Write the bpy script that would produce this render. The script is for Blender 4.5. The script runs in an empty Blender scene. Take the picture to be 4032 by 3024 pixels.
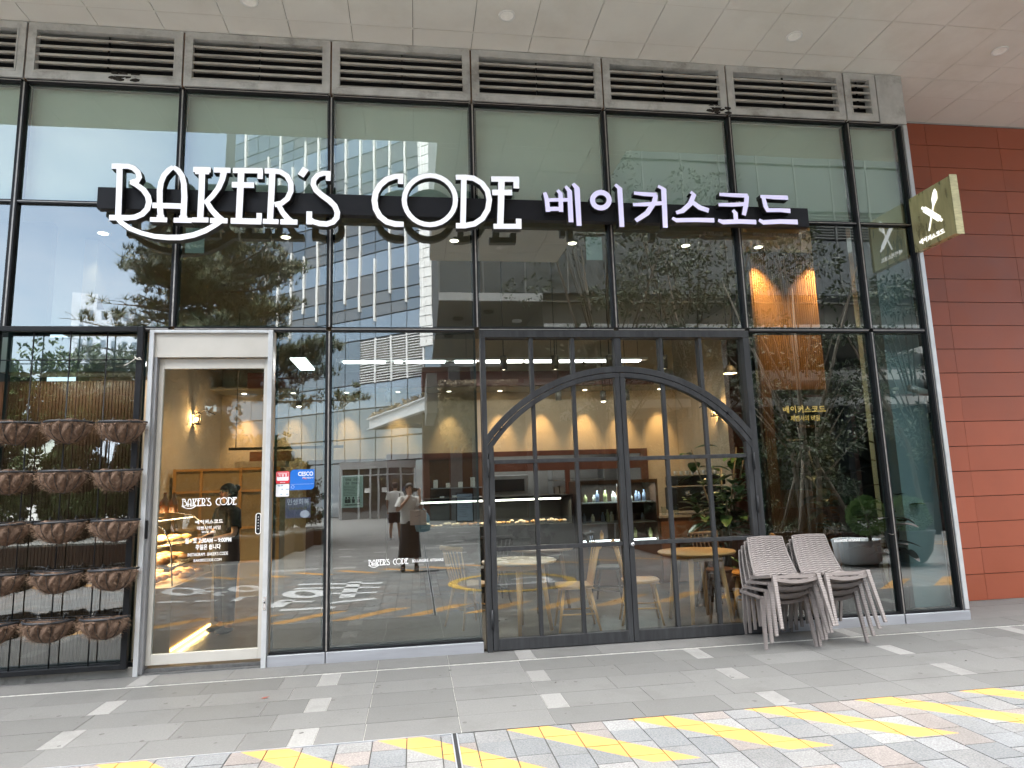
import bpy, bmesh, math, random
from mathutils import Vector, Matrix
R = math.radians
S = bpy.context.scene
COL = S.collection
rng = random.Random(7)

# ------------------------------------------------------------------ camera
cam_d = bpy.data.cameras.new('camera'); cam = bpy.data.objects.new('camera', cam_d); COL.objects.link(cam)
cam_d.sensor_width = 36; cam_d.lens = 2639.42 / 4032 * 36
cam_d.clip_start = 0.02; cam_d.clip_end = 2000
_y, _p, _r = 0.1465022, 0.1518819, -0.0322152
_f = Vector((math.sin(_y) * math.cos(_p), math.cos(_y) * math.cos(_p), math.sin(_p)))
_R0 = Vector((math.cos(_y), -math.sin(_y), 0)); _U0 = _R0.cross(_f)
_R1 = math.cos(_r) * _R0 + math.sin(_r) * _U0; _U1 = -math.sin(_r) * _R0 + math.cos(_r) * _U0
cam.matrix_world = Matrix(((_R1.x, _U1.x, -_f.x, 0), (_R1.y, _U1.y, -_f.y, -6.4297), (_R1.z, _U1.z, -_f.z, 1.5), (0, 0, 0, 1)))
S.camera = cam

# ------------------------------------------------------------------ world, sun, exposure
W = bpy.data.worlds.new('World'); S.world = W; W.use_nodes = True
nt = W.node_tree; nt.nodes.clear()
sun_az, sun_el = R(18), R(50)
sky = nt.nodes.new('ShaderNodeTexSky'); sky.sky_type = 'NISHITA'; sky.sun_disc = False
sky.sun_elevation = sun_el; sky.sun_rotation = sun_az; sky.air_density = 1.3; sky.dust_density = 1.0; sky.ozone_density = 1.2
tc = nt.nodes.new('ShaderNodeTexCoord'); mp = nt.nodes.new('ShaderNodeMapping'); mp.inputs['Scale'].default_value = (1, 1, 2.6)
nz = nt.nodes.new('ShaderNodeTexNoise'); nz.inputs['Scale'].default_value = 2.2; nz.inputs['Detail'].default_value = 7; nz.inputs['Roughness'].default_value = .58
cr = nt.nodes.new('ShaderNodeValToRGB'); cr.color_ramp.elements[0].position = .42; cr.color_ramp.elements[1].position = .74
cr.color_ramp.elements[0].color = (.30, .30, .30, 1); cr.color_ramp.elements[1].color = (.92, .92, .92, 1)
mx = nt.nodes.new('ShaderNodeMixRGB'); mx.inputs[2].default_value = (5.4, 5.9, 6.7, 1)
bg = nt.nodes.new('ShaderNodeBackground'); bg.inputs[1].default_value = 0.15
out = nt.nodes.new('ShaderNodeOutputWorld')
L_ = nt.links.new
L_(tc.outputs['Generated'], mp.inputs[0]); L_(mp.outputs[0], nz.inputs['Vector']); L_(nz.outputs[0], cr.inputs[0])
L_(cr.outputs[0], mx.inputs[0]); L_(sky.outputs[0], mx.inputs[1]); 
spz = nt.nodes.new('ShaderNodeSeparateXYZ'); L_(tc.outputs['Generated'], spz.inputs[0])   # overcast-like luminance: brighter overhead than low down
ov = nt.nodes.new('ShaderNodeMapRange'); ov.inputs[1].default_value = .50; ov.inputs[2].default_value = .92; ov.inputs[3].default_value = .50; ov.inputs[4].default_value = 3.6; L_(spz.outputs[2], ov.inputs[0])
vm = nt.nodes.new('ShaderNodeVectorMath'); vm.operation = 'MULTIPLY'; L_(mx.outputs[0], vm.inputs[0]); L_(ov.outputs[0], vm.inputs[1]); 
hz = nt.nodes.new('ShaderNodeMapRange'); hz.inputs[1].default_value = .50; hz.inputs[2].default_value = .85; hz.inputs[3].default_value = 0; hz.inputs[4].default_value = .9; L_(spz.outputs[2], hz.inputs[0])
hm = nt.nodes.new('ShaderNodeMixRGB'); hm.inputs[2].default_value = (22.5, 21.8, 20.6, 1); L_(hz.outputs[0], hm.inputs[0]); L_(vm.outputs[0], hm.inputs[1]); L_(hm.outputs[0], bg.inputs[0]); L_(bg.outputs[0], out.inputs[0])   # thin bright overcast overhead
sl = bpy.data.lights.new('sun', 'SUN'); sl.energy = 3.0; sl.angle = R(.6); sl.color = (1, .95, .87)
so = bpy.data.objects.new('sun', sl); COL.objects.link(so)
sd = Vector((math.sin(sun_az) * math.cos(sun_el), math.cos(sun_az) * math.cos(sun_el), math.sin(sun_el)))
so.rotation_euler = sd.to_track_quat('Z', 'Y').to_euler(); so.location = (0, 0, 60)
S.view_settings.view_transform = 'Standard'; S.view_settings.look = 'None'
S.view_settings.exposure = 2.85; S.view_settings.gamma = 1
S.cycles.max_bounces = 9; S.cycles.diffuse_bounces = 4; S.cycles.glossy_bounces = 5
S.cycles.transparent_max_bounces = 24; S.cycles.transmission_bounces = 4
S.cycles.caustics_reflective = False; S.cycles.caustics_refractive = False
S.cycles.sample_clamp_indirect = 6; S.cycles.use_denoising = True

# ------------------------------------------------------------------ materials
def _new(name):
    m = bpy.data.materials.new(name); m.use_nodes = True
    n = m.node_tree.nodes; n.clear()
    o = n.new('ShaderNodeOutputMaterial'); return m, n, m.node_tree.links.new, o

def mat(name, col, rough=.6, metal=0., var=.12, scale=6., bump=0., bscale=40., spec=.5, stretch=None, attr=False, emit=None, coat=0., dark=None, dscale=3., damt=.5):
    """procedural surface: base colour broken up by two noises, optional bump, optional dirt patches"""
    m, n, l, o = _new(name)
    b = n.new('ShaderNodeBsdfPrincipled'); l(b.outputs[0], o.inputs[0])
    b.inputs['Roughness'].default_value = rough; b.inputs['Metallic'].default_value = metal
    b.inputs['Specular IOR Level'].default_value = spec
    if coat: b.inputs['Coat Weight'].default_value = coat; b.inputs['Coat Roughness'].default_value = .15
    t = n.new('ShaderNodeTexCoord'); mpn = n.new('ShaderNodeMapping'); l(t.outputs['Object'], mpn.inputs[0])
    if stretch: mpn.inputs['Scale'].default_value = stretch
    a = n.new('ShaderNodeTexNoise'); a.inputs['Scale'].default_value = scale; a.inputs['Detail'].default_value = 6; a.inputs['Roughness'].default_value = .6
    l(mpn.outputs[0], a.inputs['Vector'])
    mr = n.new('ShaderNodeMapRange'); mr.inputs[1].default_value = .3; mr.inputs[2].default_value = .7
    mr.inputs[3].default_value = 1 - var; mr.inputs[4].default_value = 1 + var; l(a.outputs[0], mr.inputs[0])
    mu = n.new('ShaderNodeVectorMath'); mu.operation = 'MULTIPLY'
    if attr:
        at = n.new('ShaderNodeAttribute'); at.attribute_name = 'tint'; l(at.outputs['Color'], mu.inputs[0])
    else:
        mu.inputs[0].default_value = col
    l(mr.outputs[0], mu.inputs[1]); last = mu.outputs[0]
    if dark is not None:
        d = n.new('ShaderNodeTexNoise'); d.inputs['Scale'].default_value = dscale; d.inputs['Detail'].default_value = 8; d.inputs['Roughness'].default_value = .7
        l(mpn.outputs[0], d.inputs['Vector'])
        dr = n.new('ShaderNodeMapRange'); dr.inputs[1].default_value = .52; dr.inputs[2].default_value = .68; dr.inputs[4].default_value = damt; l(d.outputs[0], dr.inputs[0])
        mm = n.new('ShaderNodeMixRGB'); mm.inputs[2].default_value = (*dark, 1); l(dr.outputs[0], mm.inputs[0]); l(last, mm.inputs[1]); last = mm.outputs[0]
    l(last, b.inputs['Base Color'])
    rr = n.new('ShaderNodeMapRange'); rr.inputs[1].default_value = .3; rr.inputs[2].default_value = .7
    rr.inputs[3].default_value = max(0, rough - .08); rr.inputs[4].default_value = min(1, rough + .08); l(a.outputs[0], rr.inputs[0]); l(rr.outputs[0], b.inputs['Roughness'])
    if bump:
        g = n.new('ShaderNodeTexNoise'); g.inputs['Scale'].default_value = bscale; g.inputs['Detail'].default_value = 5; l(mpn.outputs[0], g.inputs['Vector'])
        bp = n.new('ShaderNodeBump'); bp.inputs['Strength'].default_value = bump; bp.inputs['Distance'].default_value = .01; l(g.outputs[0], bp.inputs['Height']); l(bp.outputs[0], b.inputs['Normal'])
    if emit:
        b.inputs['Emission Color'].default_value = (*emit[0], 1); b.inputs['Emission Strength'].default_value = emit[1]
    return m

def glass(name, tint, f0, wave=.010, rough=0.0, wscale=1.3):
    m, n, l, o = _new(name)
    tr = n.new('ShaderNodeBsdfTransparent'); tr.inputs[0].default_value = (*tint, 1)
    gl = n.new('ShaderNodeBsdfGlossy'); gl.inputs['Roughness'].default_value = rough; gl.inputs[0].default_value = (.96, 1, .99, 1)
    lw = n.new('ShaderNodeLayerWeight'); lw.inputs[0].default_value = .5
    pw = n.new('ShaderNodeMath'); pw.operation = 'POWER'; pw.inputs[1].default_value = 4
    ma = n.new('ShaderNodeMath'); ma.operation = 'MULTIPLY_ADD'; ma.inputs[1].default_value = .8; ma.inputs[2].default_value = f0; ma.use_clamp = True
    l(lw.outputs['Facing'], pw.inputs[0]); l(pw.outputs[0], ma.inputs[0])
    ge = n.new('ShaderNodeNewGeometry'); fr = n.new('ShaderNodeMath'); fr.operation = 'SUBTRACT'; fr.inputs[0].default_value = 1; l(ge.outputs['Backfacing'], fr.inputs[1])
    mf = n.new('ShaderNodeMath'); mf.operation = 'MULTIPLY'; l(ma.outputs[0], mf.inputs[0]); l(fr.outputs[0], mf.inputs[1])   # one reflection per pane, from its near face
    mxs = n.new('ShaderNodeMixShader'); l(mf.outputs[0], mxs.inputs[0]); l(tr.outputs[0], mxs.inputs[1]); l(gl.outputs[0], mxs.inputs[2]); l(mxs.outputs[0], o.inputs[0])
    if wave:
        t = n.new('ShaderNodeTexCoord'); g = n.new('ShaderNodeTexNoise'); g.inputs['Scale'].default_value = wscale; g.inputs['Detail'].default_value = 2.0
        l(t.outputs['Object'], g.inputs['Vector'])
        bp = n.new('ShaderNodeBump'); bp.inputs['Strength'].default_value = 1; bp.inputs['Distance'].default_value = wave; l(g.outputs[0], bp.inputs['Height']); l(bp.outputs[0], gl.inputs['Normal'])
    return m

def mirrorish(name, base, fac, rough=.03, wave=.02, wscale=.5, var=.2):
    """dark coated facade glass seen from far away: reflects the sky"""
    m, n, l, o = _new(name)
    t = n.new('ShaderNodeTexCoord')
    df = n.new('ShaderNodeBsdfDiffuse'); gl = n.new('ShaderNodeBsdfGlossy'); gl.inputs['Roughness'].default_value = rough; gl.inputs[0].default_value = (.93, .97, 1, 1)
    a = n.new('ShaderNodeTexNoise'); a.inputs['Scale'].default_value = .25; l(t.outputs['Object'], a.inputs['Vector'])
    mr = n.new('ShaderNodeMapRange'); mr.inputs[1].default_value = .3; mr.inputs[2].default_value = .7; mr.inputs[3].default_value = 1 - var; mr.inputs[4].default_value = 1 + var; l(a.outputs[0], mr.inputs[0])
    mu = n.new('ShaderNodeVectorMath'); mu.operation = 'MULTIPLY'; mu.inputs[0].default_value = base; l(mr.outputs[0], mu.inputs[1]); l(mu.outputs[0], df.inputs[0])
    g = n.new('ShaderNodeTexNoise'); g.inputs['Scale'].default_value = wscale; g.inputs['Detail'].default_value = 2; l(t.outputs['Object'], g.inputs['Vector'])
    bp = n.new('ShaderNodeBump'); bp.inputs['Distance'].default_value = wave; bp.inputs['Strength'].default_value = 1; l(g.outputs[0], bp.inputs['Height']); l(bp.outputs[0], gl.inputs['Normal'])
    mxs = n.new('ShaderNodeMixShader'); mxs.inputs[0].default_value = fac; l(df.outputs[0], mxs.inputs[1]); l(gl.outputs[0], mxs.inputs[2]); l(mxs.outputs[0], o.inputs[0])
    return m

def emis(name, col, s):
    m, n, l, o = _new(name); e = n.new('ShaderNodeEmission'); e.inputs[0].default_value = (*col, 1); e.inputs[1].default_value = s; l(e.outputs[0], o.inputs[0]); return m

# ------------------------------------------------------------------ mesh builder
class MB:
    def __init__(s): s.v = []; s.f = []; s.c = []; s.sm = []
    def add(s, vs, fs, col=None, smooth=False):
        b = len(s.v); s.v += [tuple(p) for p in vs]
        for f in fs: s.f.append(tuple(b + i for i in f)); s.c.append(col); s.sm.append(smooth)
        return s
    def box(s, x0, x1, y0, y1, z0, z1, col=None, M=None):
        vs = [Vector((x, y, z)) for z in (z0, z1) for y in (y0, y1) for x in (x0, x1)]
        if M: vs = [M @ p for p in vs]
        return s.add(vs, [(0, 2, 3, 1), (4, 5, 7, 6), (0, 1, 5, 4), (2, 6, 7, 3), (0, 4, 6, 2), (1, 3, 7, 5)], col)
    def tube(s, pts, r, n=8, cap=True, smooth=True, col=None, flat=1.):
        pts = [Vector(p) for p in pts]; k = len(pts)
        rs = r if isinstance(r, (list, tuple)) else [r] * k
        vs = []; ref = None
        for i, p in enumerate(pts):
            d = (pts[min(i + 1, k - 1)] - pts[max(i - 1, 0)]).normalized()
            if ref is None: ref = Vector((0, 0, 1)) if abs(d.z) < .9 else Vector((1, 0, 0))
            a = d.cross(ref).normalized(); b = a.cross(d).normalized(); ref = b
            for j in range(n):
                t = 2 * math.pi * j / n; vs.append(p + a * math.cos(t) * rs[i] + b * math.sin(t) * rs[i] * flat)
        fs = [(i * n + j, i * n + (j + 1) % n, (i + 1) * n + (j + 1) % n, (i + 1) * n + j) for i in range(k - 1) for j in range(n)]
        if cap: fs += [tuple(range(n))[::-1], tuple((k - 1) * n + j for j in range(n))]
        return s.add(vs, fs, col, smooth)
    def prism(s, poly, y0, y1, plane='xz', col=None):
        n = len(poly)
        P = (lambda a, b, c: (a, c, b)) if plane == 'xz' else ((lambda a, b, c: (a, b, c)) if plane == 'xy' else (lambda a, b, c: (c, a, b)))
        vs = [P(a, b, y0) for a, b in poly] + [P(a, b, y1) for a, b in poly]
        fs = [tuple(range(n)), tuple(range(2 * n - 1, n - 1, -1))] + [(i, n + i, n + (i + 1) % n, (i + 1) % n) for i in range(n)]
        return s.add(vs, fs, col)
    def lathe(s, prof, n=24, c=(0, 0, 0), a0=0, a1=2 * math.pi, sx=1, sy=1, smooth=True, col=None, fn=None):
        full = abs(a1 - a0 - 2 * math.pi) < 1e-6; m = n if full else n + 1; vs = []
        for r, z in prof:
            for j in range(m):
                t = a0 + (a1 - a0) * j / n; k = fn(t, r, z) if fn else 1
                vs.append((c[0] + r * k * math.cos(t) * sx, c[1] + r * k * math.sin(t) * sy, c[2] + z))
        fs = []
        for i in range(len(prof) - 1):
            for j in range(n if full else n):
                j2 = (j + 1) % m if full else j + 1
                fs.append((i * m + j, i * m + j2, (i + 1) * m + j2, (i + 1) * m + j))
        return s.add(vs, fs, col, smooth)
    def grid(s, nu, nv, fn, smooth=True, col=None):
        vs = [fn(i / nu, j / nv) for j in range(nv + 1) for i in range(nu + 1)]
        fs = [(j * (nu + 1) + i, j * (nu + 1) + i + 1, (j + 1) * (nu + 1) + i + 1, (j + 1) * (nu + 1) + i) for j in range(nv) for i in range(nu)]
        return s.add(vs, fs, col, smooth)
    def ico(s, c, r, sub=1, sq=(1, 1, 1), jit=0, col=None, rg=None):
        b = bmesh.new(); bmesh.ops.create_icosphere(b, subdivisions=sub, radius=1)
        g = rg or rng; vs = []
        for v in b.verts:
            k = r * (1 + (g.uniform(-jit, jit) if jit else 0)); vs.append((c[0] + v.co.x * k * sq[0], c[1] + v.co.y * k * sq[1], c[2] + v.co.z * k * sq[2]))
        fs = [tuple(v.index for v in f.verts) for f in b.faces]; b.free()
        return s.add(vs, fs, col, True)
    def ribbon(s, pts, y0, y1, col=None):
        """stroke in the xz plane: (x, z, width) points, mitred, extruded y0..y1"""
        n = len(pts); Lf = []; Rt = []
        closed = n > 3 and abs(pts[0][0] - pts[-1][0]) + abs(pts[0][1] - pts[-1][1]) < .004
        for i in range(n):
            if closed:
                a = pts[i - 1] if i else pts[-2]; b = pts[i + 1] if i < n - 1 else pts[1]
            else:
                a = pts[max(i - 1, 0)]; b = pts[min(i + 1, n - 1)]
            dx, dz = b[0] - a[0], b[1] - a[1]; q = math.hypot(dx, dz) or 1; w = pts[i][2] / 2
            Lf.append((pts[i][0] - dz / q * w, pts[i][1] + dx / q * w)); Rt.append((pts[i][0] + dz / q * w, pts[i][1] - dx / q * w))
        vs = [(a[0], y, a[1]) for y in (y0, y1) for a in Lf] + [(a[0], y, a[1]) for y in (y0, y1) for a in Rt]
        fs = []
        for i in range(n - 1):
            l0, l1, r0, r1 = i, i + 1, 2 * n + i, 2 * n + i + 1
            fs += [(l0, r0, r1, l1), (n + l0, n + l1, n + r1, n + r0), (l0, l1, n + l1, n + l0), (r0, n + r0, n + r1, r1)]
        if not closed: fs += [(0, n, 3 * n, 2 * n), (n - 1, 3 * n - 1, 4 * n - 1, 2 * n - 1)]
        return s.add(vs, fs, col)
    def leaf(s, p, d, ln, w, rg=None, col=None, bend=.2):
        g = rg or rng; d = d.normalized(); q = Vector((g.uniform(-1, 1), g.uniform(-1, 1), g.uniform(-1, 1))); a = d.cross(q)
        if a.length < 1e-3: a = d.cross(Vector((0, 0, 1)))
        a.normalize(); u = a.cross(d); p = Vector(p)
        return s.add([p, p + d * ln * .5 + a * w / 2 + u * bend * w, p + d * ln, p + d * ln * .5 - a * w / 2 + u * bend * w], [(0, 1, 2), (0, 2, 3)], col)
    def build(s, name, material, parent=None, loc=None, bevel=0):
        me = bpy.data.meshes.new(name); me.from_pydata(s.v, [], s.f); me.update()
        me.polygons.foreach_set('use_smooth', s.sm)
        if any(c is not None for c in s.c):
            at = me.color_attributes.new('tint', 'FLOAT_COLOR', 'CORNER'); arr = []
            for p, c in zip(me.polygons, s.c):
                arr += [*(c or (.5, .5, .5)), 1.] * p.loop_total
            at.data.foreach_set('color', arr)
        me.materials.append(material)
        o = bpy.data.objects.new(name, me); COL.objects.link(o)
        if loc is not None: o.location = loc
        if parent is not None: o.parent = parent
        if bevel:
            b = o.modifiers.new('bevel', 'BEVEL'); b.width = bevel; b.segments = 2; b.limit_method = 'ANGLE'
        return o

def tag(o, label=None, cat=None, group=None, kind=None):
    if label: o['label'] = label
    if cat: o['category'] = cat
    if group: o['group'] = group
    if kind: o['kind'] = kind
    return o
def empty(name, loc=(0, 0, 0), rz=0, label=None, cat=None, group=None):
    o = bpy.data.objects.new(name, None); COL.objects.link(o); o.location = loc; o.rotation_euler.z = rz; o.empty_display_size = .1
    return tag(o, label, cat, group)
KIDS = {}
def copy_tree(o, parent=None):
    c = o.copy(); COL.objects.link(c); c.parent = parent
    for ch in [k for k in S.objects if k.parent == o]: copy_tree(ch, c)
    return c
def text(name, body, size, material, x, y, z, parent=None, align='CENTER', extrude=.0008, shear=0, rot=(R(90), 0, 0), sx=1, bold=0, spacing=1):
    c = bpy.data.curves.new(name, 'FONT'); c.body = body; c.size = size; c.align_x = align; c.extrude = extrude; c.shear = shear; c.offset = bold; c.space_character = spacing; c.resolution_u = 3
    t = bpy.data.objects.new(name, c); COL.objects.link(t); bpy.context.view_layer.update()
    me = bpy.data.meshes.new_from_object(t.evaluated_get(bpy.context.evaluated_depsgraph_get()))
    bpy.data.objects.remove(t); bpy.data.curves.remove(c); me.materials.clear(); me.materials.append(material)
    o = bpy.data.objects.new(name, me); COL.objects.link(o); o.rotation_euler = rot; o.location = (x, y, z); o.scale = (sx, 1, 1)
    if parent: o.parent = parent
    return o

# stroke outlines of the lettering (x, z, stroke width) in metres
LET={'B':[[(-2.66,4.529,0.051),(-2.652,4.288,0.05),(-2.646,4.029,0.05)],[(-2.728,4.523,0.052),(-2.647,4.526,0.052)],[(-2.647,4.526,0.049),(-2.585,4.527,0.049),(-2.539,4.511,0.049),(-2.5,4.471,0.049),(-2.486,4.422,0.048),(-2.502,4.39,0.049),(-2.538,4.376,0.049),(-2.558,4.367,0.049)],[(-2.562,4.367,0.026),(-2.508,4.35,0.046),(-2.444,4.302,0.051),(-2.402,4.239,0.051),(-2.39,4.182,0.051),(-2.403,4.118,0.051),(-2.444,4.066,0.051),(-2.504,4.035,0.05),(-2.576,4.027,0.045)],[(-2.721,4.025,0.05),(-2.632,4.028,0.05),(-2.554,4.028,0.051)],[(-2.654,4.027,0.042),(-2.619,3.983,0.043),(-2.543,3.927,0.043),(-2.446,3.887,0.04),(-2.333,3.857,0.043),(-2.219,3.848,0.048),(-2.106,3.851,0.051),(-1.993,3.877,0.05),(-1.891,3.922,0.049),(-1.812,3.975,0.046),(-1.767,4.01,0.043),(-1.733,4.041,0.044)]],'A':[[(-2.282,4.03,0.051),(-2.298,4.172,0.048),(-2.304,4.3,0.049),(-2.297,4.378,0.049),(-2.274,4.45,0.049),(-2.236,4.503,0.049),(-2.197,4.537,0.039)],[(-2.197,4.537,0.039),(-2.15,4.502,0.049),(-2.116,4.449,0.049),(-2.097,4.372,0.049),(-2.087,4.243,0.052),(-2.088,4.035,0.053)],[(-2.36,4.154,0.051),(-2.232,4.154,0.051),(-2.089,4.153,0.051)],[(-2.374,4.017,0.043),(-2.227,4.017,0.043)],[(-2.17,4.016,0.045),(-2.015,4.017,0.046)],[(-2.318,4.044,0.033),(-2.253,4.043,0.033)],[(-2.125,4.043,0.033),(-2.054,4.042,0.033)]],'K':[[(-1.942,4.521,0.055),(-1.939,4.286,0.054),(-1.941,4.035,0.053)],[(-2.021,4.518,0.052),(-1.866,4.52,0.052)],[(-2.012,4.024,0.045),(-1.869,4.026,0.046)],[(-2.002,4.485,0.024),(-1.878,4.487,0.024)],[(-1.839,4.52,0.05),(-1.689,4.521,0.05)],[(-1.746,4.515,0.057),(-1.76,4.429,0.052),(-1.79,4.343,0.049),(-1.839,4.264,0.047),(-1.906,4.184,0.044)],[(-1.89,4.204,0.044),(-1.846,4.128,0.049),(-1.786,4.059,0.054),(-1.75,4.028,0.057)],[(-1.853,4.021,0.049),(-1.7,4.022,0.048)]],'E':[[(-1.593,4.521,0.058),(-1.597,4.272,0.058),(-1.601,4.025,0.056)],[(-1.668,4.522,0.052),(-1.399,4.529,0.053)],[(-1.42,4.528,0.048),(-1.421,4.446,0.048)],[(-1.673,4.379,0.055),(-1.473,4.381,0.055)],[(-1.672,4.023,0.054),(-1.399,4.023,0.055)],[(-1.42,4.022,0.046),(-1.42,4.105,0.047)]],'R':[[(-1.311,4.532,0.056),(-1.316,4.281,0.055),(-1.322,4.03,0.054)],[(-1.381,4.529,0.053),(-1.285,4.53,0.053)],[(-1.297,4.53,0.051),(-1.237,4.524,0.05),(-1.176,4.484,0.051),(-1.141,4.412,0.05),(-1.139,4.333,0.05),(-1.169,4.257,0.05),(-1.221,4.21,0.049),(-1.284,4.193,0.05)],[(-1.254,4.204,0.044),(-1.211,4.12,0.049),(-1.162,4.056,0.054),(-1.132,4.031,0.055)],[(-1.386,4.026,0.047),(-1.245,4.025,0.046)],[(-1.229,4.025,0.05),(-1.074,4.026,0.049)]],'apostrophe':[[(-1.005,4.568,0.064),(-1.052,4.491,0.064)]],'S':[[(-0.795,4.548,0.045),(-0.797,4.45,0.045)],[(-0.778,4.526,0.045),(-0.843,4.525,0.05),(-0.897,4.502,0.05),(-0.93,4.455,0.05),(-0.935,4.406,0.05),(-0.908,4.351,0.053),(-0.853,4.301,0.055),(-0.785,4.251,0.056),(-0.733,4.197,0.053),(-0.709,4.135,0.052),(-0.714,4.08,0.053),(-0.749,4.035,0.052),(-0.806,4.014,0.052),(-0.869,4.017,0.052),(-0.926,4.033,0.049),(-0.964,4.062,0.041)],[(-0.967,4.135,0.052),(-0.967,4.007,0.052)]],'C':[[(-0.108,4.546,0.051),(-0.113,4.442,0.051)],[(-0.086,4.524,0.049),(-0.166,4.517,0.054),(-0.245,4.484,0.057),(-0.311,4.421,0.057),(-0.351,4.342,0.057),(-0.362,4.264,0.056),(-0.35,4.18,0.055),(-0.311,4.105,0.056),(-0.246,4.051,0.056),(-0.168,4.031,0.056),(-0.086,4.03,0.05)]],'O':[[(0.418,4.293,0.049),(0.411,4.236,0.049),(0.391,4.181,0.048),(0.36,4.132,0.048),(0.32,4.091,0.048),(0.273,4.06,0.048),(0.22,4.04,0.048),(0.165,4.032,0.047),(0.11,4.037,0.048),(0.058,4.054,0.047),(0.012,4.083,0.048),(-0.026,4.122,0.048),(-0.055,4.168,0.047),(-0.073,4.221,0.048),(-0.079,4.277,0.048),(-0.072,4.334,0.048),(-0.053,4.388,0.048),(-0.024,4.437,0.048),(0.016,4.479,0.049),(0.063,4.511,0.048),(0.116,4.532,0.049),(0.172,4.541,0.049),(0.227,4.536,0.049),(0.28,4.519,0.049),(0.327,4.49,0.049),(0.366,4.451,0.049),(0.395,4.403,0.049),(0.413,4.35,0.049),(0.418,4.293,0.049)]],'D':[[(0.505,4.533,0.055),(0.496,4.284,0.055),(0.485,4.031,0.054)],[(0.424,4.53,0.052),(0.526,4.535,0.052)],[(0.512,4.535,0.055),(0.601,4.526,0.055),(0.682,4.477,0.055),(0.735,4.399,0.055),(0.751,4.306,0.055),(0.734,4.205,0.054),(0.679,4.111,0.054),(0.597,4.052,0.054),(0.502,4.031,0.054)],[(0.418,4.029,0.054),(0.515,4.031,0.053)]],'E2':[[(0.88,4.528,0.064),(0.867,4.281,0.063),(0.852,4.034,0.062)],[(0.776,4.525,0.055),(1.057,4.533,0.056)],[(1.029,4.532,0.059),(1.026,4.435,0.058)],[(0.782,4.384,0.058),(0.982,4.39,0.058)],[(0.786,4.032,0.051),(1.063,4.038,0.051)],[(1.036,4.037,0.054),(1.038,4.116,0.054)]]}
HAN={'be':[[(1.312,4.402,0.037),(1.331,4.325,0.046),(1.338,4.198,0.046)],[(1.443,4.431,0.033),(1.474,4.395,0.046),(1.471,4.201,0.045)],[(1.34,4.322,0.036),(1.471,4.329,0.036)],[(1.333,4.227,0.043),(1.476,4.234,0.042)],[(1.528,4.475,0.03),(1.567,4.423,0.049),(1.568,4.095,0.049)],[(1.479,4.326,0.036),(1.566,4.332,0.036)],[(1.606,4.504,0.033),(1.646,4.459,0.056),(1.649,4.059,0.049)]],'i':[[(1.976,4.34,0.053),(1.97,4.314,0.053),(1.956,4.291,0.053),(1.936,4.272,0.053),(1.911,4.259,0.053),(1.884,4.255,0.053),(1.857,4.258,0.053),(1.833,4.269,0.053),(1.815,4.287,0.053),(1.804,4.309,0.053),(1.801,4.335,0.053),(1.806,4.361,0.053),(1.82,4.384,0.053),(1.84,4.403,0.053),(1.865,4.416,0.053),(1.893,4.421,0.054),(1.92,4.418,0.054),(1.943,4.407,0.054),(1.962,4.389,0.054),(1.973,4.366,0.053),(1.976,4.34,0.053)],[(1.881,4.439,0.044),(1.908,4.413,0.043)],[(2.048,4.511,0.033),(2.094,4.469,0.053),(2.093,4.059,0.049)]],'keo':[[(2.241,4.427,0.033),(2.351,4.418,0.041),(2.484,4.415,0.044)],[(2.475,4.415,0.047),(2.453,4.335,0.054),(2.371,4.216,0.054),(2.242,4.129,0.043)],[(2.225,4.3,0.03),(2.344,4.307,0.041),(2.536,4.326,0.04)],[(2.503,4.51,0.033),(2.563,4.479,0.055),(2.552,4.062,0.05)]],'seu':[[(2.852,4.458,0.037),(2.888,4.43,0.051),(2.838,4.327,0.054),(2.748,4.248,0.05),(2.68,4.226,0.034)],[(2.857,4.353,0.044),(2.937,4.291,0.051),(3.036,4.26,0.048)],[(2.634,4.169,0.03),(2.674,4.145,0.043),(2.876,4.154,0.044),(3.087,4.156,0.047)]],'ko':[[(3.167,4.443,0.034),(3.308,4.439,0.041),(3.481,4.438,0.045)],[(3.472,4.437,0.048),(3.454,4.337,0.051),(3.418,4.22,0.045)],[(3.149,4.328,0.034),(3.299,4.332,0.041),(3.446,4.344,0.042)],[(3.302,4.273,0.034),(3.328,4.239,0.047),(3.326,4.154,0.047)],[(3.13,4.157,0.03),(3.179,4.139,0.048),(3.369,4.15,0.047),(3.549,4.148,0.048)]],'deu':[[(3.623,4.435,0.031),(3.777,4.43,0.045),(3.935,4.43,0.049)],[(3.657,4.421,0.042),(3.671,4.326,0.048),(3.692,4.279,0.041)],[(3.675,4.284,0.042),(3.833,4.288,0.041),(3.947,4.283,0.049)],[(3.583,4.173,0.031),(3.627,4.147,0.048),(3.821,4.162,0.048),(4.017,4.161,0.052)]]}
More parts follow.
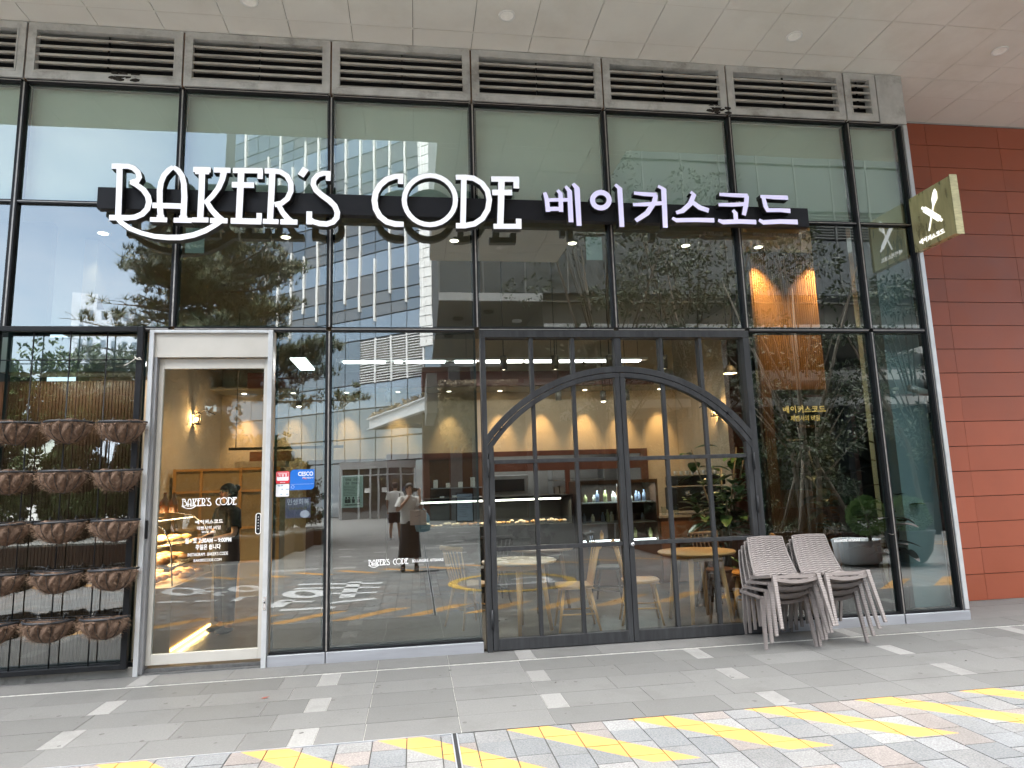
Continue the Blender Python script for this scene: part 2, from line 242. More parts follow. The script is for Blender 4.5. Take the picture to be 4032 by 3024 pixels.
GROUND_MARKS=[[(-3.43,-5.2),(-3.41,-5.05),(-3.43,-4.94),(-3.49,-4.88),(-3.59,-4.89),(-3.7,-4.96),(-3.82,-5.08),(-3.93,-5.24),(-4.01,-5.41),(-4.04,-5.57),(-4.03,-5.69),(-3.97,-5.76),(-3.86,-5.75),(-3.74,-5.67),(-3.61,-5.54),(-3.5,-5.37),(-3.43,-5.2),0.16],[(-3.72,-4.22),(-3.33,-4.16),0.13],[(-3.44,-5.54),(-3.14,-5.5),0.13],[(-3.34,-4.92),(-3.14,-4.96),(-2.95,-4.96),0.13],[(-3.3,-5.19),(-2.94,-4.57),0.12],[(-3.19,-4.12),(-2.87,-4.11),0.13],[(-2.52,-5.16),(-2.51,-5.04),(-2.54,-4.96),(-2.59,-4.91),(-2.66,-4.92),(-2.75,-4.97),(-2.83,-5.07),(-2.91,-5.19),(-2.96,-5.32),(-2.97,-5.45),(-2.95,-5.54),(-2.9,-5.59),(-2.82,-5.58),(-2.73,-5.52),(-2.64,-5.42),(-2.57,-5.29),(-2.52,-5.16),0.15],[(-2.59,-3.93),(-2.56,-4.36),(-2.4,-4.34),0.13],[(-1.94,-5.44),(-0.56,-5.1),0.14],[(-1.02,-5.44),(-0.99,-3.73),0.22],[(-1.92,-4.97),(-0.57,-4.61),0.13],[(-1.4,-4.25),(-1.4,-4.13),(-1.44,-4.05),(-1.51,-4.01),(-1.61,-4.02),(-1.71,-4.08),(-1.8,-4.17),(-1.88,-4.3),(-1.92,-4.44),(-1.92,-4.56),(-1.88,-4.65),(-1.81,-4.7),(-1.71,-4.69),(-1.6,-4.62),(-1.51,-4.52),(-1.44,-4.38),(-1.4,-4.25),0.18],[(-1.27,-4.2),(-0.59,-4.1),0.12],[(-1.24,-3.29),(-0.57,-3.52),0.14],[(-1.86,-3.69),(-1.42,-3.55),0.12],[(-1.82,-3.84),(-1.89,-3.21),0.24],[(-1.76,-2.95),(-1.06,-2.95),0.15]]

# ------------------------------------------------------------------ shared materials
M = dict(
    black=mat('black_aluminium', (.010, .0105, .012), .42, .0, .2, spec=.2),
    line=mat('grey_gasket_metal', (.30, .28, .26), .4, .5, .2, 20),
    silver=mat('silver_anodised', (.50, .51, .52), .38, .35, .08, 8, dark=(.30, .30, .29), dscale=2.5, damt=.25),
    silver2=mat('brushed_plinth_steel', (.36, .37, .40), .42, .45, .08, 6, stretch=(.3, 1, 3), dark=(.2, .2, .2), dscale=4, damt=.25),
    beige=mat('beige_door_metal', (.46, .44, .40), .5, .1, .05, 5),
    louvre=mat('louvre_grey_paint', (.46, .46, .445), .5, .1, .14, 7, dark=(.12, .10, .08), dscale=2.2, damt=.6),
    rust=mat('rusty_joint', (.16, .09, .05), .8, 0, .3, 30),
    dirty=mat('louvre_blade_paint', (.42, .40, .365), .55, .1, .2, 9, stretch=(.6, 1, 3), dark=(.07, .055, .045), dscale=1.4, damt=.8),
    void=mat('dark_duct', (.012, .012, .013), .9),
    soffit=mat('soffit_panel', (.76, .75, .705), .42, .1, .045, 1.6, bump=.04, bscale=1.5, dark=(.60, .57, .50), dscale=.9, damt=.35),
    joint=mat('panel_joint_dark', (.22, .20, .18), .8), jointl=mat('painted_joint_highlight', (.68, .65, .60), .4, .3),
    stone=mat('basalt_slab', (.2, .2, .2), .78, 0, .16, 70, spec=.3, bump=.25, bscale=160, attr=True, dark=(.085, .083, .078), dscale=2.3, damt=.40),
    grout=mat('pale_grout', (.42, .41, .38), .9, 0, .2, 30), sand=mat('dark_joint_sand', (.05, .048, .045), .95, 0, .3, 40),
    red=mat('terracotta_panel', (.34, .082, .040), .5, 0, .08, 2.2, bump=.03, bscale=200, attr=True, dark=(.22, .055, .03), dscale=1.1, damt=.35),
    redj=mat('cladding_joint', (.03, .01, .008), .9),
    char=mat('charcoal_stained_steel', (.034, .035, .037), .55, .15, .30, 4, spec=.2, bump=.12, bscale=30, stretch=(6, 6, .7), dark=(.02, .02, .022), dscale=1.2, damt=.7),
    signbar=mat('sign_bar_black', (.013, .013, .016), .5, 0, .15, spec=.2),
    signside=mat('sign_letter_side', (.008, .008, .008), .45),
    lettw=mat('white_letter_face', (.76, .77, .82), .4, 0, .03, 5, emit=((.95, .96, 1), .06)),
    lettv=mat('white_hangul_face', (.62, .59, .86), .4, 0, .03, 5, emit=((.80, .76, 1), .055)),
    decal=mat('white_vinyl', (.80, .80, .80), .5, 0, .02, emit=((1, 1, 1), .03)),  # a faint glow is put into the vinyl, which is no lamp
    white=mat('white_paint', (.78, .78, .76), .45, 0, .05), chrome=mat('chrome', (.62, .62, .63), .18, .9, .05),
)
G_DARK = glass('tinted_glass', (.60, .655, .65), .225, .0005)
G_TOP = glass('spandrel_glass', (.80, .86, .82), .20, .0005)
G_DOOR = glass('clear_door_glass', (.84, .86, .84), .13, .0004)
G_CLEAR = glass('case_glass', (.94, .97, .96), .03, 0)

# ================================================================== shop building
B = empty('shop_building', (0, 0, 0), 0, 'glass fronted bakery building with black mullions, louvre band and overhanging panelled soffit', 'building')
XM = [-6.455, -5.04, -3.627, -2.213, -.802, .615, 2.032, 3.446, 4.864, 5.53]
ZT, Z1, Z0 = 5.451, 4.245, 3.04
def mullion(x, z0, z1, w=.052, lite=.012):
    MB().box(x - w / 2, x + w / 2, -.02, .10, z0, z1).build('mullion', M['black'], B)
    MB().box(x - lite / 2 + .006, x + lite / 2 + .006, -.023, -.02, z0, z1).build('gasket_strip', M['line'], B)
for x in XM[:-1]:
    mullion(x, Z0 + .022, ZT - .02, .05 if x < 4.8 else .044)
mullion(XM[-1], .11, ZT - .02, .035, .006)
for x in (-5.04, -.802, 4.864): mullion(x, .11, Z0 - .022)
for x0, x1 in zip(XM[:-1], XM[1:]):
    for z, h in ((ZT, .036), (Z1, .030), (Z0, .040)):
        MB().box(x0 + .026, x1 - .026, -.014, .09, z - h / 2, z + h / 2).build('transom', M['black'], B)
        MB().box(x0 + .026, x1 - .026, -.017, -.014, z - .004, z + .004).build('gasket_strip', M['line'], B)
def pane(x0, x1, z0, z1, m, name='glass_pane', y=.02, par=B, edge=True):
    p = MB().box(x0, x1, y, y + .010, z0, z1).build(name, m, par)
    if edge:   # dark ceramic-frit border inside the pane
        e = MB(); w = .022
        for a in ((x0, x1, z0, z0 + w), (x0, x1, z1 - w, z1), (x0, x0 + w, z0 + w, z1 - w), (x1 - w, x1, z0 + w, z1 - w)): e.box(a[0], a[1], y + .012, y + .016, a[2], a[3])
        e.build('pane_border', M['frit'], p)
    return p
M['frit'] = mat('pane_spacer', (.05, .075, .075), .4, .2)
M['back'] = mat('spandrel_back_panel', (.80, .82, .78), .7, 0, .03, 2)
for i, (x0, x1) in enumerate(zip(XM[:-1], XM[1:])):
    pane(x0 + .026, x1 - .02, Z1 + .015, ZT - .018, G_TOP, 'spandrel_pane')
    MB().box(x0 + .03, x1 - .03, .10, .12, Z1 + .02, ZT - .02).build('spandrel_back', M['back'], B)
    pane(x0 + .026, x1 - .02, Z0 + .02, Z1 - .015, G_DARK)
for x0, x1 in ((-6.43, -5.066), (-5.014, -3.68), (-3.60, -2.43), (-1.285, -.828), (-.776, .60), (3.475, 4.838), (4.89, 5.515)):
    pane(x0, x1, .125, Z0 - .022, G_DARK)
# sills, plinth
for x0, x1 in ((-1.30, -.806), (-.798, .607), (3.45, 4.858), (4.87, 5.60)):
    MB().box(x0, x1, -.035, .10, .0, .103).build('plinth', M['silver2'], B, bevel=.004)
    MB().box(x0 + .01, min(x1, 5.53), -.012, .09, .104, .124).build('sill', M['black'], B)
MB().box(-6.5, -2.392, -.03, .10, .0, .085).build('plinth', mat('old_plinth_metal', (.26, .25, .23), .6, .2, .15, 5, dark=(.09, .08, .07), dscale=6, damt=.7), B, bevel=.004)
MB().box(-6.5, -2.40, -.012, .09, .086, .124).build('sill', M['black'], B)
# right hand silver edge trim and return wall
MB().box(5.552, 5.602, -.03, .88, .11, 5.44).build('edge_trim', M['silver'], B, bevel=.004)
MB().box(5.275, 5.602, -.03, .88, 5.452, 6.05).build('corner_panel', M['louvre'], B)
# louvre band
def louvre(x0, x1, sooty=False):
    lf = MB(); y0, y1 = -.03, .02
    a, b = x0 + .009, x1 - .009; zb, zt = 5.470, 6.050; fw = .065
    lf.box(a, b, y0, y1, zb, zb + fw).box(a, b, y0, y1, zt - fw, zt).box(a, a + fw, y0, y1, zb + fw, zt - fw).box(b - fw, b, y0, y1, zb + fw, zt - fw)
    i = fw
    for q0, q1, q2, q3 in ((a + i, b - i, zb + i, zb + i + .012), (a + i, b - i, zt - i - .012, zt - i), (a + i, a + i + .012, zb + i + .012, zt - i - .012), (b - i - .012, b - i, zb + i + .012, zt - i - .012)):
        lf.box(q0, q1, y0 - .006, y1, q2, q3)
    L = lf.build('louvre_frame', M['louvre'], B)
    bl = MB(); n = 5; z = zb + fw + .02
    for k in range(n):
        zz = z + k * (zt - zb - 2 * fw - .02) / n
        # Z-shaped blade: sloping tray with a bright lip
        for (yy0, z0_, yy1, z1_, t) in ((-.020, .0, .085, .052, .006),):
            bl.add([(a + i + .012, yy0, zz + z0_), (b - i - .012, yy0, zz + z0_), (b - i - .012, yy1, zz + z1_), (a + i + .012, yy1, zz + z1_),
                    (a + i + .012, yy0, zz + z0_ + t), (b - i - .012, yy0, zz + z0_ + t), (b - i - .012, yy1, zz + z1_ + t), (a + i + .012, yy1, zz + z1_ + t)],
                   [(0, 3, 2, 1), (4, 5, 6, 7), (0, 1, 5, 4), (2, 3, 7, 6), (1, 2, 6, 5), (3, 0, 4, 7)])
        bl.box(a + i + .012, b - i - .012, -.024, -.018, zz - .012, zz + .012)
        bl.box(a + i + .012, b - i - .012, .045, .050, zz + .018, zz + .034)
    bl.build('louvre_blades', M['dirty'], L)
    MB().box((a + b) / 2 - .004, (a + b) / 2 + .004, .02, .05, zb + fw, zt - fw).build('blade_clip', M['black'], L)
    MB().box(a + .02, b - .02, .14, .15, zb + .02, zt - .02).build('duct_back', M['void'], L)
    if sooty:
        d = MB(); cx, cz = sooty; rg = random.Random(3)
        for q in range(26):
            d.ico((cx + rg.gauss(0, .055), -.031 - rg.uniform(0, .001), cz + rg.gauss(0, .022)), rg.uniform(.008, .03), 1, (1.5, .04, .7), .2)
        d.build('soot_stain', mat('soot', (.02, .016, .013), 1), L)
for x0, x1, s in ((-6.455, -5.04, 0), (-5.04, -3.627, 0), (-3.627, -2.213, (-2.75, 5.54)), (-2.213, -.802, 0), (-.802, .615, 0), (.615, 2.032, 0), (2.032, 3.446, (3.33, 5.52)), (3.446, 4.864, 0), (4.864, 5.27, 0)):
    louvre(x0, x1, s)
    MB().box(x1 - .009, x1 + .009, -.010, .04, 5.47, 6.05).build('rusty_joint', M['rust'], B)
# soffit: separate metal panels with joints, and bolts at the crossings
def soffit():
    rows = [(-.003, -.280), (-.286, -.862), (-.868, -1.450), (-1.456, -1.91)]
    s = MB(); xs = [.02 + .6052 * k for k in range(-16, 27)]
    allr = [(a, b, -9.7, 15.7) for a, b in rows]
    k = -2.0; allr += [(a, b, .335, 2.95) for a, b in [(-1.916, -2.038), (-2.044, -2.62), (-2.626, -3.20), (-3.206, -3.78), (-3.786, -4.36), (-4.366, -4.94), (-4.946, -5.52), (-5.526, -6.10), (-6.106, -6.60)]]
    allr += [(.352, .003, 5.61, 15.7), (.895, .358, 5.61, 15.7)]
    for ya, yb, xa, xb in allr:
        for x in xs:
            l, r = max(x + .003, xa), min(x + .6022, xb)
            if r - l > .02:
                t = rng.uniform(-.0015, .0015); s.box(l, r, yb, ya, 6.06 + t, 6.075)
    s.build('soffit_panels', M['soffit'], B)
    MB().box(-9.7, 15.7, -1.905, .0, 6.080, 6.09).box(.34, 2.945, -6.595, -1.906, 6.080, 6.09).box(5.61, 15.7, .001, .90, 6.080, 6.09).build('soffit_joint_backing', M['joint'], B)
    j = MB()  # pale strips paint in the light caught along the joint edges
    for y, xa in ((-.283, -9.7), (-.865, -9.7), (-1.453, -9.7)): j.box(xa, 15.7, y - .0022, y + .0022, 6.0592, 6.0602)
    j.box(5.61, 15.7, .3528, .3572, 6.0592, 6.0602); j.build('joint_highlight_strip', M['jointl'], B)
    b = MB()
    for x in xs:
        for y in (-.283, -.865, -1.453): b.lathe([(0, -.004), (.012, -.004), (.015, 0)], 10, (x, y, 6.0592))
    b.build('joint_bolts', M['soffit'], B)
soffit()
# unseen upper storeys and added side blocks, enlarged to shade the plaza
MB().box(-45, 55, -1.91, 12, 6.10, 44).box(.335, 2.95, -6.60, -1.912, 6.10, 30).box(-45, -9.75, .0, 12, 0, 6.09).box(16.35, 55, .9, 12, 0, 6.09).build('unseen_shade_storeys', M['louvre'], B)
def downlight(x, y, r=.082, on=False):
    MB().lathe([(r * .78, -.001), (r * .80, -.010), (r * 1.0, -.012), (r * 1.02, -.002)], 32, (x, y, 6.058)).build('downlight', M['white'], B)
    MB().lathe([(0, .0), (r * .5, -.003), (r * .78, -.004)], 32, (x, y, 6.056)).build('downlight_lens', mat('lens', (.62, .60, .55), .3, 0, .05) if 'lens' not in M else M['lens'], B)
M['lens'] = mat('frosted_lens', (.93, .92, .88), .35, 0, .06, 30)
for x, y in ((-3.93, -.53), (-1.49, -.52), (.932, -.567), (3.963, -.56), (6.394, -.555), (8.8, -.555), (1.65, -3.9), (1.65, -5.8)): downlight(x, y)

# ------------------------------------------------------------------ sliding door
D = MB()
D.box(-2.386, -2.346, -.05, .09, .0, 3.022).box(-1.346, -1.303, -.05, .09, .0, 3.022).box(-2.346, -1.346, -.05, .09, 2.995, 3.022)
D = D.build('sliding_door', M['silver'], B, bevel=.003)
MB().box(-2.345, -2.318, -.025, .09, .02, 2.77).build('door_jamb', mat('grey_jamb', (.27, .27, .28), .4, .4, .08), D)
MB().box(-2.345, -1.347, -.02, .09, 2.772, 2.994).build('door_header', M['beige'], D)
lf = MB().box(-2.317, -2.275, .03, .07, .075, 2.765).box(-1.392, -1.349, .03, .07, .075, 2.765).box(-2.275, -1.392, .03, .07, .075, .165).box(-2.275, -1.392, .03, .07, 2.672, 2.765).build('door_leaf_frame', M['beige'], D, bevel=.003)
MB().box(-2.275, -1.392, .046, .054, .165, 2.672).build('door_glass', G_DOOR, D)
MB().box(-2.345, -1.347, -.03, .10, .0, .022).box(-2.345, -1.347, .02, .09, .025, .05).build('threshold', mat('worn_track', (.12, .12, .12), .6, .5, .3, 30), D)
h = MB().box(-2.345, -2.325, -.045, -.027, 1.15, 1.31).build('door_pull', M['black'], D, bevel=.004)
pl = MB(); 
for zz in (1.160, 1.315): pl.lathe([(0, -.001), (.020, -.001), (.020, 0)], 20, (0, 0, 0))
pl = MB().prism([(-1.41 + .019 * math.cos(t), (1.313 if math.sin(t) > 0 else 1.172) + .019 * math.sin(t)) for t in [2 * math.pi * k / 28 for k in range(28)]], .024, .0295).build('push_plate', M['black'], D)
rp = [(-1.41 + .021 * math.cos(t), (1.313 if math.sin(t) > 0 else 1.172) + .021 * math.sin(t), .005) for t in [2 * math.pi * k / 28 + .01 for k in range(29)]]
MB().ribbon(rp, .0225, .0295).build('push_plate_rim', M['decal'], pl)
dg = MB()
for k in range(5): dg.ribbon([(-1.415, 1.195 + k * .026, .003), (-1.408, 1.200 + k * .026, .003), (-1.404, 1.194 + k * .026, .003)], .022, .0235)
dg.build('push_plate_marks', M['decal'], pl)
MB().box(-1.336, -1.312, -.056, -.050, .50, .61).build('lock_plate', M['chrome'], D); MB().lathe([(0, 0), (.008, 0), (.008, .004)], 12, (0, 0, 0)).build('lock_cylinder', M['black'], D, loc=(-1.324, -.057, .56)).rotation_euler = (R(90), 0, 0)

# ------------------------------------------------------------------ arched double door
A = MB().box(.640, .690, -.05, .09, 0, 2.952).box(3.372, 3.440, -.05, .09, 0, 2.952).box(.640, 3.440, -.05, .09, 2.953, 3.020)
A = A.build('arched_door', M['char'], B, bevel=.004)
AC, RO, RI = (2.03, .959), 1.697, 1.585
def arch_pts(r, a0, a1, n=40): return [(AC[0] + r * math.cos(t), AC[1] + r * math.sin(t)) for t in [a0 + (a1 - a0) * k / n for k in range(n + 1)]]
aR = math.atan2(.941, 1.34); aL = math.pi - aR
def band(r0, r1, y0, y1, a0, a1, n=48):
    m = MB(); vs = []
    for k in range(n + 1):
        t = a0 + (a1 - a0) * k / n; c, s_ = math.cos(t), math.sin(t)
        vs += [(AC[0] + r0 * c, y0, AC[1] + r0 * s_), (AC[0] + r1 * c, y0, AC[1] + r1 * s_), (AC[0] + r1 * c, y1, AC[1] + r1 * s_), (AC[0] + r0 * c, y1, AC[1] + r0 * s_)]
    fs = []
    for k in range(n):
        for j in range(4): fs.append((4 * k + j, 4 * k + (j + 1) % 4, 4 * k + 4 + (j + 1) % 4, 4 * k + 4 + j))
    return m.add(vs, fs)
bA = band(RI + .052, RO, -.052, .08, aR, aL); bA.build('arch_rail', M['char'], A, bevel=.003)
def arcz(x, r): return AC[1] + math.sqrt(max(0, r * r - (x - AC[0]) ** 2))
for x, w in ((1.148, .036), (1.567, .036), (2.030, .070), (2.484, .036), (2.907, .036)):
    MB().box(x - w / 2, x + w / 2, -.036, .05, arcz(x, RO) - .01, 2.951).build('fanlight_bar', M['char'], A, bevel=.003)
# fanlight glass (above the arch) and leaf glass (below)
up = [(.69, 2.951), (.69, 2.01)] + arch_pts(RO - .02, aL, aR, 40) + [(3.371, 2.01), (3.371, 2.951)]
def fill(poly_top, poly_bot, y0, y1):
    n = len(poly_top); m = MB()
    vs = [(x, y0, z) for x, z in poly_top] + [(x, y0, z) for x, z in poly_bot] + [(x, y1, z) for x, z in poly_top] + [(x, y1, z) for x, z in poly_bot]
    fs = []
    for i in range(n - 1): fs += [(i, n + i, n + i + 1, i + 1), (2 * n + i, 2 * n + i + 1, 3 * n + i + 1, 3 * n + i)]
    fs += [(0, 2 * n, 3 * n, n), (n - 1, 2 * n - 1, 4 * n - 1, 3 * n - 1)]
    return m.add(vs, fs)
xs = [.69 + (3.371 - .69) * k / 40 for k in range(41)]
fill([(x, 2.951) for x in xs], [(x, arcz(x, RO - .03)) for x in xs], .02, .028).build('fanlight_glass', G_DOOR, A)
for side in (0, 1):
    xa, xb = (.695, 2.028) if side == 0 else (2.034, 3.368)
    lv = MB(); y0, y1 = -.044, .03
    so_, si = (xa, xb) if side == 0 else (xb, xa)
    ow, iw = .052, .050
    if side == 0: lv.box(xa, xa + ow, y0, y1, .020, arcz(xa + ow, RI) - .01); lv.box(xb - iw, xb, y0, y1, .020, arcz(xb, RI) + .02)
    else: lv.box(xb - ow, xb, y0, y1, .020, arcz(xb - ow, RI) - .01); lv.box(xa, xa + iw, y0, y1, .020, arcz(xa, RI) + .02)
    gx0, gx1 = (xa + ow, xb - iw) if side == 0 else (xa + iw, xb - ow)
    lv.box(gx0, gx1, y0, y1, .020, .122)
    leaf_o = lv.build('door_leaf', M['char'], A, bevel=.003)
    # curved head of the leaf
    a0 = math.atan2(arcz(xb, RI) - AC[1], xb - AC[0]); a1 = math.atan2(arcz(xa, RI) - AC[1], xa - AC[0])
    band(RI, RI + .047, -.048, .03, a0, a1, 24).build('leaf_head', M['char'], leaf_o, bevel=.002)
    br = MB()
    for z in (.924, 1.737): br.box(gx0, gx1, -.030, .02, z - .019, z + .019)
    for x in ((1.150, 1.560) if side == 0 else (2.486, 2.914)):
        top = arcz(x, RI) + .01
        for z0, z1 in ((.1225, .9045), (.9435, 1.7175), (1.7565, top)): br.box(x - .018, x + .018, -.030, .02, z0, z1)
    br.build('glazing_bars', M['char'], leaf_o, bevel=.003)
    xs = [gx0 + (gx1 - gx0) * k / 24 for k in range(25)]
    fill([(x, arcz(x, RI) + .012) for x in xs], [(x, .123) for x in xs], .002, .010).build('leaf_glass', G_DOOR, leaf_o)
    hx = .689 if side == 0 else 3.376
    for z in (.30, 1.25, 1.68):
        MB().tube([(hx, -.062, z - .085), (hx, -.062, z + .085)], .010, 10).build('hinge', M['char'], leaf_o)
MB().lathe([(0, .028), (.012, .028), (.020, .020), (.022, .0)], 20).build('lock_knob', M['chrome'], A, loc=(2.062, -.044, .915)).rotation_euler = (R(90), 0, 0)
# peeled paint patches on the arch
pp = MB(); rg = random.Random(5)
for (ang, n_, sp) in ((2.42, 12, .045), (2.16, 5, .02), (1.02, 6, .035), (.80, 10, .04)):
    for k in range(n_):
        t = ang + rg.gauss(0, sp * .6); r = (RI + RO) / 2 + rg.uniform(-.015, .035); c = (AC[0] + r * math.cos(t), AC[1] + r * math.sin(t)); q = rg.uniform(-.6, .6) + t
        w, l = rg.uniform(.004, .012), rg.uniform(.012, .032)
        pp.add([(c[0] - l * math.cos(q), -.0532, c[1] - l * math.sin(q)), (c[0] + w * math.sin(q), -.0532, c[1] - w * math.cos(q)), (c[0] + l * math.cos(q), -.0532, c[1] + l * math.sin(q)), (c[0] - w * math.sin(q), -.0532, c[1] + w * math.cos(q))], [(0, 1, 2, 3)])
pp.build('peeled_patches', mat('bare_black', (.012, .012, .014), .7), A)

# ------------------------------------------------------------------ terracotta wall to the right
RW = empty('terracotta_wall', (9, .9, 0), 0, 'terracotta red cladding wall of long horizontal panels to the right of the glass front', 'wall')
m = MB(); xj = [5.60, 6.668, 7.740, 8.812, 9.884, 10.956, 12.03, 13.10, 14.17, 15.25, 16.3]
for k in range(20):
    z0, z1 = .0025 + .3022 * k, .3022 * (k + 1) - .0055
    z0 = max(z0, .004)
    for a, b in zip(xj[:-1], xj[1:]):
        t = rng.uniform(-.0012, .0012); m.box(a + .0015 - 9, b - .0015 - 9, t, .02, z0, min(z1, 6.05), (lambda q: (.30 * q, .073 * q, .033 * q))(rng.uniform(.90, 1.08)))
m.build('cladding_panels', M['red'], RW)
MB().box(5.60 - 9, 16.3 - 9, .022, .15, 0, 6.056).build('cladding_backing', M['redj'], RW)

# ================================================================== main sign
exec_LET = None
SG = empty('shop_sign', (.66, -.12, 4.25), 0, 'long black bar sign with white BAKER\'S CODE letters and lavender Korean letters', 'sign')
SO = Vector((.66, -.12, 4.25))
MB().box(-2.872 - SO.x, 4.205 - SO.x, 0, .085, 4.148 - SO.z, 4.356 - SO.z).build('sign_bar', M['signbar'], SG, bevel=.002)
for x in (-2.2, -.8, .62, 2.03, 3.44): MB().box(x - .02 - SO.x, x + .02 - SO.x, .085, .115, -.06, .06).build('bracket', M['black'], SG)
def letter(name, strokes, face, depth0=-.083, depth1=.0):
    f = MB(); b = MB()
    for k, st in enumerate(strokes):
        pts = [(x - SO.x, z - SO.z, w) for x, z, w in st]
        f.ribbon(pts, depth0 - .004 - k * .0004, depth0)
        b.ribbon([(x, z, w + .007) for x, z, w in pts], depth0 + .0006 - k * .0001, depth1 - .002 - k * .0005)
    o = b.build(name, M['signside'], SG); f.build('letter_face', face, o); return o
for k, st in LET.items(): letter('sign_letter', st, M['lettw'])
for k, st in HAN.items(): letter('hangul_letter', st, M['lettv'])
MB().tube([(-.80 - SO.x + .06, -.06, .27), (-.80 - SO.x + .02, -.05, .20)], .005, 6).build('apostrophe_wire', M['signside'], SG)

def name_strokes(par, x0, z0, width, y, m, thick=.0006, which='LET', name='shop_name', mir=False):
    D_ = LET if which == 'LET' else HAN
    xsA = [p[0] for s in D_.values() for st in s for p in st]; a, b = min(xsA), max(xsA); sc = width / (b - a)
    zc = 4.24
    o = MB(); k = 0
    for s in D_.values():
        for st in s:
            k += 1; o.ribbon([(x0 + (p[0] - a) * sc, z0 + (p[1] - zc) * sc, p[2] * sc) for p in st], y - thick - k * .00002, y)
    return o.build(name, m, par)

# ------------------------------------------------------------------ projecting blade sign
BS = empty('blade_sign', (5.5, 0, 4.25), 0, 'gold projecting sign box with white crossed rolling pin and whisk above Korean letters', 'sign')
gold = mat('brushed_gold_box', (.50, .44, .23), .30, .55, .30, 9, stretch=(1, 1, .25), dark=(.60, .55, .33), dscale=5, damt=.4)
MB().box(0, .075, -.612, -.03, -.335, .29).build('sign_box', gold, BS, bevel=.004)
MB().box(-.006, .081, -.622, -.6135, -.345, .30).build('sign_end_cap', mat('gold_edge', (.42, .37, .20), .4, .5, .25, 14, stretch=(1, 1, 5)), BS)
MB().box(.02, .055, -.03, .0, .1, .16).box(.02, .055, -.03, .0, -.2, -.14).build('wall_bracket', M['black'], BS)
bf = mat('backlit_white', (.85, .85, .85), .4, 0, .02, emit=((1, 1, 1), .2))
gr = MB()  # drawn in (u=-y, z) then placed on the x=0 face
def bl(pts, w, m): 
    n0 = len(m.v); m.ribbon([(p[0], p[1], w if not isinstance(w, (list, tuple)) else w[i]) for i, p in enumerate(pts)], 0, .002); 
    for i in range(n0, len(m.v)): x, y, z = m.v[i]; m.v[i] = (-.003 - y - (n0 % 7) * .0002, -x, z)
bl([(.235, .085), (.425, -.105)], .060, gr)           # rolling pin body
bl([(.205, .115), (.235, .085)], .028, gr); bl([(.425, -.105), (.455, -.135)], .028, gr)
bl([(.265, -.175), (.345, .02), (.378, .10)], [.016, .018, .012], gr)   # whisk handle
for off in (-.036, -.018, 0, .018, .036):
    bl([(.360, .055), (.392 + off, .135 - off * .3), (.408 + off * .6, .20 - off * .25), (.412, .235)], .0075, gr)
gr.build('pin_and_whisk', bf, BS)
hb = MB(); a = 1.30; sc = .36 / 2.78; q = 0
for s_ in HAN.values():
    for st in s_:
        q += 1; n0 = len(hb.v); hb.ribbon([(.115 + (p[0] - a) * sc, -.255 + (p[1] - 4.24) * sc * 1.05, p[2] * sc * 1.15) for p in st], 0, .002)
        for i in range(n0, len(hb.v)): x, y, z = hb.v[i]; hb.v[i] = (-.0032 - y - q * .00003, -x, z)
hb.build('korean_letters', bf, BS)

